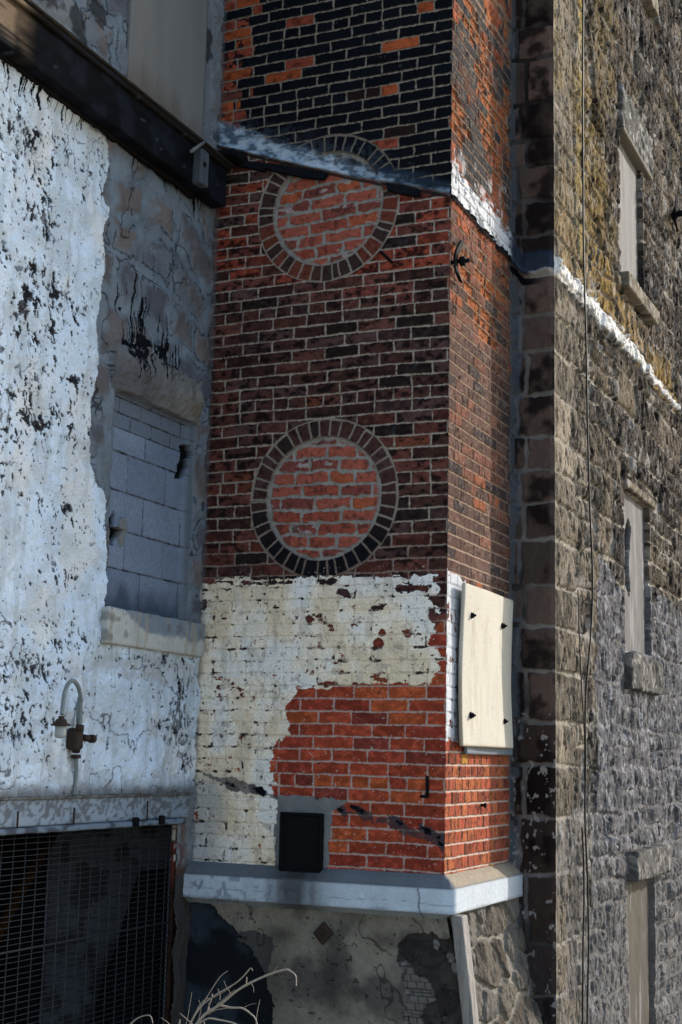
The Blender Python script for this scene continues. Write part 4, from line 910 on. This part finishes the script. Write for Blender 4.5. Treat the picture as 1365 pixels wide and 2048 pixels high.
# end of the beam: rotten stub and felt lump against the brickwork
rough_box('felt_lump', M_TAR, (XL-.0, -.16, 5.15), (XL+.20, -.002, 5.19), .010, .02, 18, None, (.01, .01, .012), bm, 14, .01)
a = onX(XL+.12, 415, 300)
cl = empty('timber_cleat', tuple(a), 'short grey timber cleat nailed upright near the end of the black beam', 'cleat')
y0 = onX(XL+.14, 401, 340)[1]; y1 = onX(XL+.14, 411, 340)[1]; zt = onX(XL+.14, 405, 300)[2]; zb = onX(XL+.14, 405, 370)[2]
rough_box('cleat_block', M_WOODV, (XL+.10, y0-.02, zb), (XL+.155, y1+.015, zt), .008, .004, 14, lambda X, c: c*(.5+fbm(X[:, 1]*60, X[:, 2]*6, 4, 531))[:, None], (.065, .072, .085), cl, 15, .005)
p1, p2 = onX(XL+.17, 383, 302), onX(XL+.13, 408, 284)
tube('cross_stick', material('grey_stick', .85, .4, 90, .35, .2, color=(.15, .15, .145)), [([p1, p2], .011)], cl, 5)
q = onX(XL+.16, 411, 328); tube('nail_head', M_IRON, [([q+np.array([-.02, 0, 0]), q], .015)], cl, 8)
# ================================================================== gooseneck lamp
def lamp():
    base = onX(XL+.06, 158, 1475)
    e = empty('wall_lamp', tuple(base), 'old gooseneck wall lamp with a rusty box and bare jar, on the white painted wall', 'lamp')
    def q(px, py, o): return onX(XL+o, px, py)
    neck = smoothpath([q(160, 1455, .07), q(161, 1420, .075), q(161, 1395, .085), q(157, 1375, .10), (q(147, 1362, .12)), q(136, 1369, .14), q(129, 1388, .15), q(126, 1410, .155), q(124, 1430, .16)], 5)
    nk = tube('gooseneck', M_GREYM, [(neck, .0105)], e, 10)
    tube('back_conduit', M_GREYM, [([q(155, 1452, .03), q(155, 1420, .03), q(157, 1395, .04)], .006)], e, 8)
    tube('conduit', M_GREYM, [(smoothpath([q(152, 1510, .03), q(153, 1540, .025), q(150, 1570, .02), q(146, 1590, .01)], 4), .010)], e, 8)
    b = rough_box('junction_box', M_RUST, (base[0]-.055, base[1]-.030, base[2]-.06), (base[0]+.012, base[1]+.030, base[2]+.045), .01, .006, 30, None, (.03, .02, .015), e, 4, .015)
    tube('box_collar', M_RUST, [([q(159, 1462, .07), q(160, 1450, .07)], .021)], b, 8)
    tube('side_outlet', M_RUST, [([base+np.array([.0, .03, 0]), q(181, 1478, .09)], .017), ([q(181, 1478, .09), q(187, 1478, .09)], .021)], b, 10)
    tube('pipe_union', M_RUST, [([q(153, 1493, .04), q(152, 1505, .035)], .02), ([q(152, 1510, .035), q(152, 1517, .035)], .024), ([q(154, 1490, .05), q(153, 1500, .04)], .020)], e, 6)
    t = q(123, 1432, .16)
    Mt = Matrix.Translation(Vector(t))
    lathe('lamp_cap', M_RUST, [(.013, .0), (.014, -.012), (.024, -.018), (.028, -.030), (.046, -.040), (.046, -.045), (.024, -.047)], e, 20, Mt)
    lathe('glass_jar', M_GLASS, [(.022, -.045), (.026, -.05), (.027, -.085), (.025, -.098), (.012, -.102)], e, 20, Mt)
lamp()
# ================================================================== cover panel on the side
def panel():
    a = SD([(930, 1165)])[0]
    e = empty('cover_panel', (.05, .55, 1.77), 'cream flat cover panel with four bolts fixed on the sunlit side of the chimney', 'panel')
    def cf(X, c):
        n = fbm(X[:, 1]*6, X[:, 2]*3, 5, 541); c = c*(.95+.10*n)[:, None]; dots = fbm(X[:, 1]*90, X[:, 2]*90, 2, 543) > .87; c = mx(c, (.22, .18, .12), dots*.5)
        st = ss(.60, .72, fbm(X[:, 1]*40, X[:, 2]*3, 4, 545)); c = mx(c, (.34, .30, .22), st*.3)
        ed = np.minimum(np.minimum(X[:, 1]-.13, 1.03-X[:, 1]), np.minimum(X[:, 2]-1.765, 2.633-X[:, 2])); return mx(c, (.25, .18, .10), ss(.012, .0, ed+(n-.5)*.015)*.55)
    BY = [tuple(onX(.05, *q)[1:]) for q in ((947, 1231), (1009, 1252), (946, 1431), (1011, 1443))]
    cf0 = cf
    def cf(X, c):
        c = cf0(X, c)
        for (by, bz) in BY:
            d = bz-X[:, 2]; c = mx(c, (.20, .12, .06), np.exp(-((X[:, 1]-by)/.010)**2)*ss(-.01, .0, d)*ss(.16, .0, d)*.45*(fbm(X[:, 1]*80, X[:, 2]*8, 3, 547) > .42))
        return c
    def wp(X):
        X = X.copy(); X[:, 0] += .008*np.sin(X[:, 2]*5)+.006*np.sin(X[:, 1]*6+X[:, 2]*2); X[:, 1] += .006*np.sin(X[:, 2]*6); return X
    o = rough_box('panel_sheet', M_PAINTC, (.030, .135, 1.765), (.052, 1.035, 2.633), .012, .0015, 10, cf, (.46, .432, .365), e, 21, .007, warp=wp)
    for q in ((947, 1231), (1009, 1252), (946, 1431), (1011, 1443)):
        c = onX(.06, *q); Mz = Matrix.Translation(Vector((.045, c[1], c[2]))) @ Matrix.Rotation(math.radians(90), 4, 'Y')
        lathe('bolt', M_IRON, [(.018, 0), (.019, .008), (.015, .009), (.014, .020), (.007, .022), (.006, .032), (.003, .033)], o, 8, Mz)
panel()
rough_box('backing_board', M_WOODV, (.008, .26, 1.725), (.029, 1.10, 1.80), .012, .003, 10, None, (.16, .18, .20), bpy.data.objects['cover_panel'], 22)
# ================================================================== leaning board at the foot
def board():
    T = onY(-.05, 901, 1832); B = onY(-.05, 948, 2130)
    e = tag(bpy.data.objects.new('leaning_board', None), 'grey weathered timber board leaning at the lower corner below the ledge', 'board'); COL.objects.link(e); e.location = (B[0], -.03, GZ)
    a = np.array([T[0], -.045, T[2]]); b2 = onY(-.045, 925, 2048); d = (b2-a); b3 = a+d*1.75
    def cf(X, c):
        n = fbm(X[:, 0]*70+X[:, 1]*70, X[:, 2]*4, 5, 551); c = c*(.55+.9*n)[:, None]; k = fbm(X[:, 1]*60, X[:, 2]*50, 2, 553) > .83; return mx(c, (.02, .018, .015), k*.8)
    def wp(X):
        t = (T[2]-X[:, 2])/(T[2]-b3[2]); X = X.copy(); X[:, 0] += (b3[0]-a[0])*t; return X
    rough_box('board_plank', M_WOODV, (a[0], -.045, GZ), (a[0]+.060, .045, T[2]), .007, .003, 20, cf, (.22, .205, .19), e, 25, .006, warp=wp)
board()
# ================================================================== dead brush in the foreground
def brush():
    Y0 = -1.75
    def P(pts, y=Y0, dy=0): return [onY(y+dy*i, *p_) for i, p_ in enumerate(pts)]
    e = empty('dead_shrub', tuple(onY(Y0, 395, 2140)*np.array([1, 1, 0])+np.array([0, 0, GZ])), 'pale dead twigs arching up from the ground in front of the chimney foot', 'dead shrub')
    main = smoothpath(P([(300, 2260), (345, 2130), (400, 2040), (440, 2010), (480, 1978), (530, 1953), (570, 1940), (583, 1944), (592, 1953), (593, 1973)], dy=-.01), 5)
    n = len(main); tube('branch', M_TWIG, [(main, [.0068-.0045*k/n for k in range(n)])], e, 7)
    sub = []
    for pts, r in (([(440, 2011), (462, 2016), (484, 2017), (500, 2027), (512, 2040), (518, 2070)], .006), ([(345, 2125), (390, 2030), (425, 1995), (470, 1968), (490, 1950), (501, 1937), (506, 1942)], .0045),
                   ([(345, 2120), (385, 2040), (408, 2005), (420, 1985), (440, 1955), (455, 1943)], .0030), ([(416, 2027), (418, 2012), (423, 2000), (425, 1989)], .0055), ([(380, 2060), (420, 2025), (470, 2015)], .0030),
                   ([(370, 2075), (410, 2040), (440, 2041), (470, 2048), (490, 2060)], .0055), ([(350, 2110), (400, 2010), (430, 1995), (462, 1975)], .0025), ([(493, 1968), (494, 1955)], .0035), ([(512, 2048), (515, 2025), (520, 2000)], .0018),
                   ([(245, 2075), (262, 2048), (280, 2035), (300, 2032), (306, 2048)], .005), ([(395, 2058), (360, 2027)], .003), ([(358, 2055), (360, 2040)], .005), ([(408, 2060), (409, 2045)], .004), ([(418, 2030), (440, 2000), (436, 1978)], .002), ([(350, 2115), (372, 2050), (380, 2010), (384, 1985)], .0018), ([(420, 2026), (448, 1998), (470, 1980)], .0016), ([(462, 1988), (452, 1972), (448, 1962)], .0015), ([(500, 1964), (507, 1975), (508, 1986)], .0016), ([(545, 1948), (552, 1938), (556, 1932)], .0016), ([(365, 2085), (340, 2050), (322, 2036)], .0022), ([(484, 2018), (500, 2010), (512, 2008)], .0015), ([(395, 2045), (402, 2020), (398, 2000)], .0015)):
        s = smoothpath(P(pts, Y0-.02*r*100, -.008), 4); k_ = len(s); sub.append((s, [.8*r*(1-.55*k/k_) for k in range(k_)]))
    for s in sub: tube('twig', M_TWIG, [s], e, 6)
    st = [onY(Y0, 300, 2260)*np.array([1, 1, 1])]
    tube('stem', M_TWIG, [([st[0], np.array([st[0][0]-.03, st[0][1], GZ])], [.0085, .012])], e, 7)
brush()
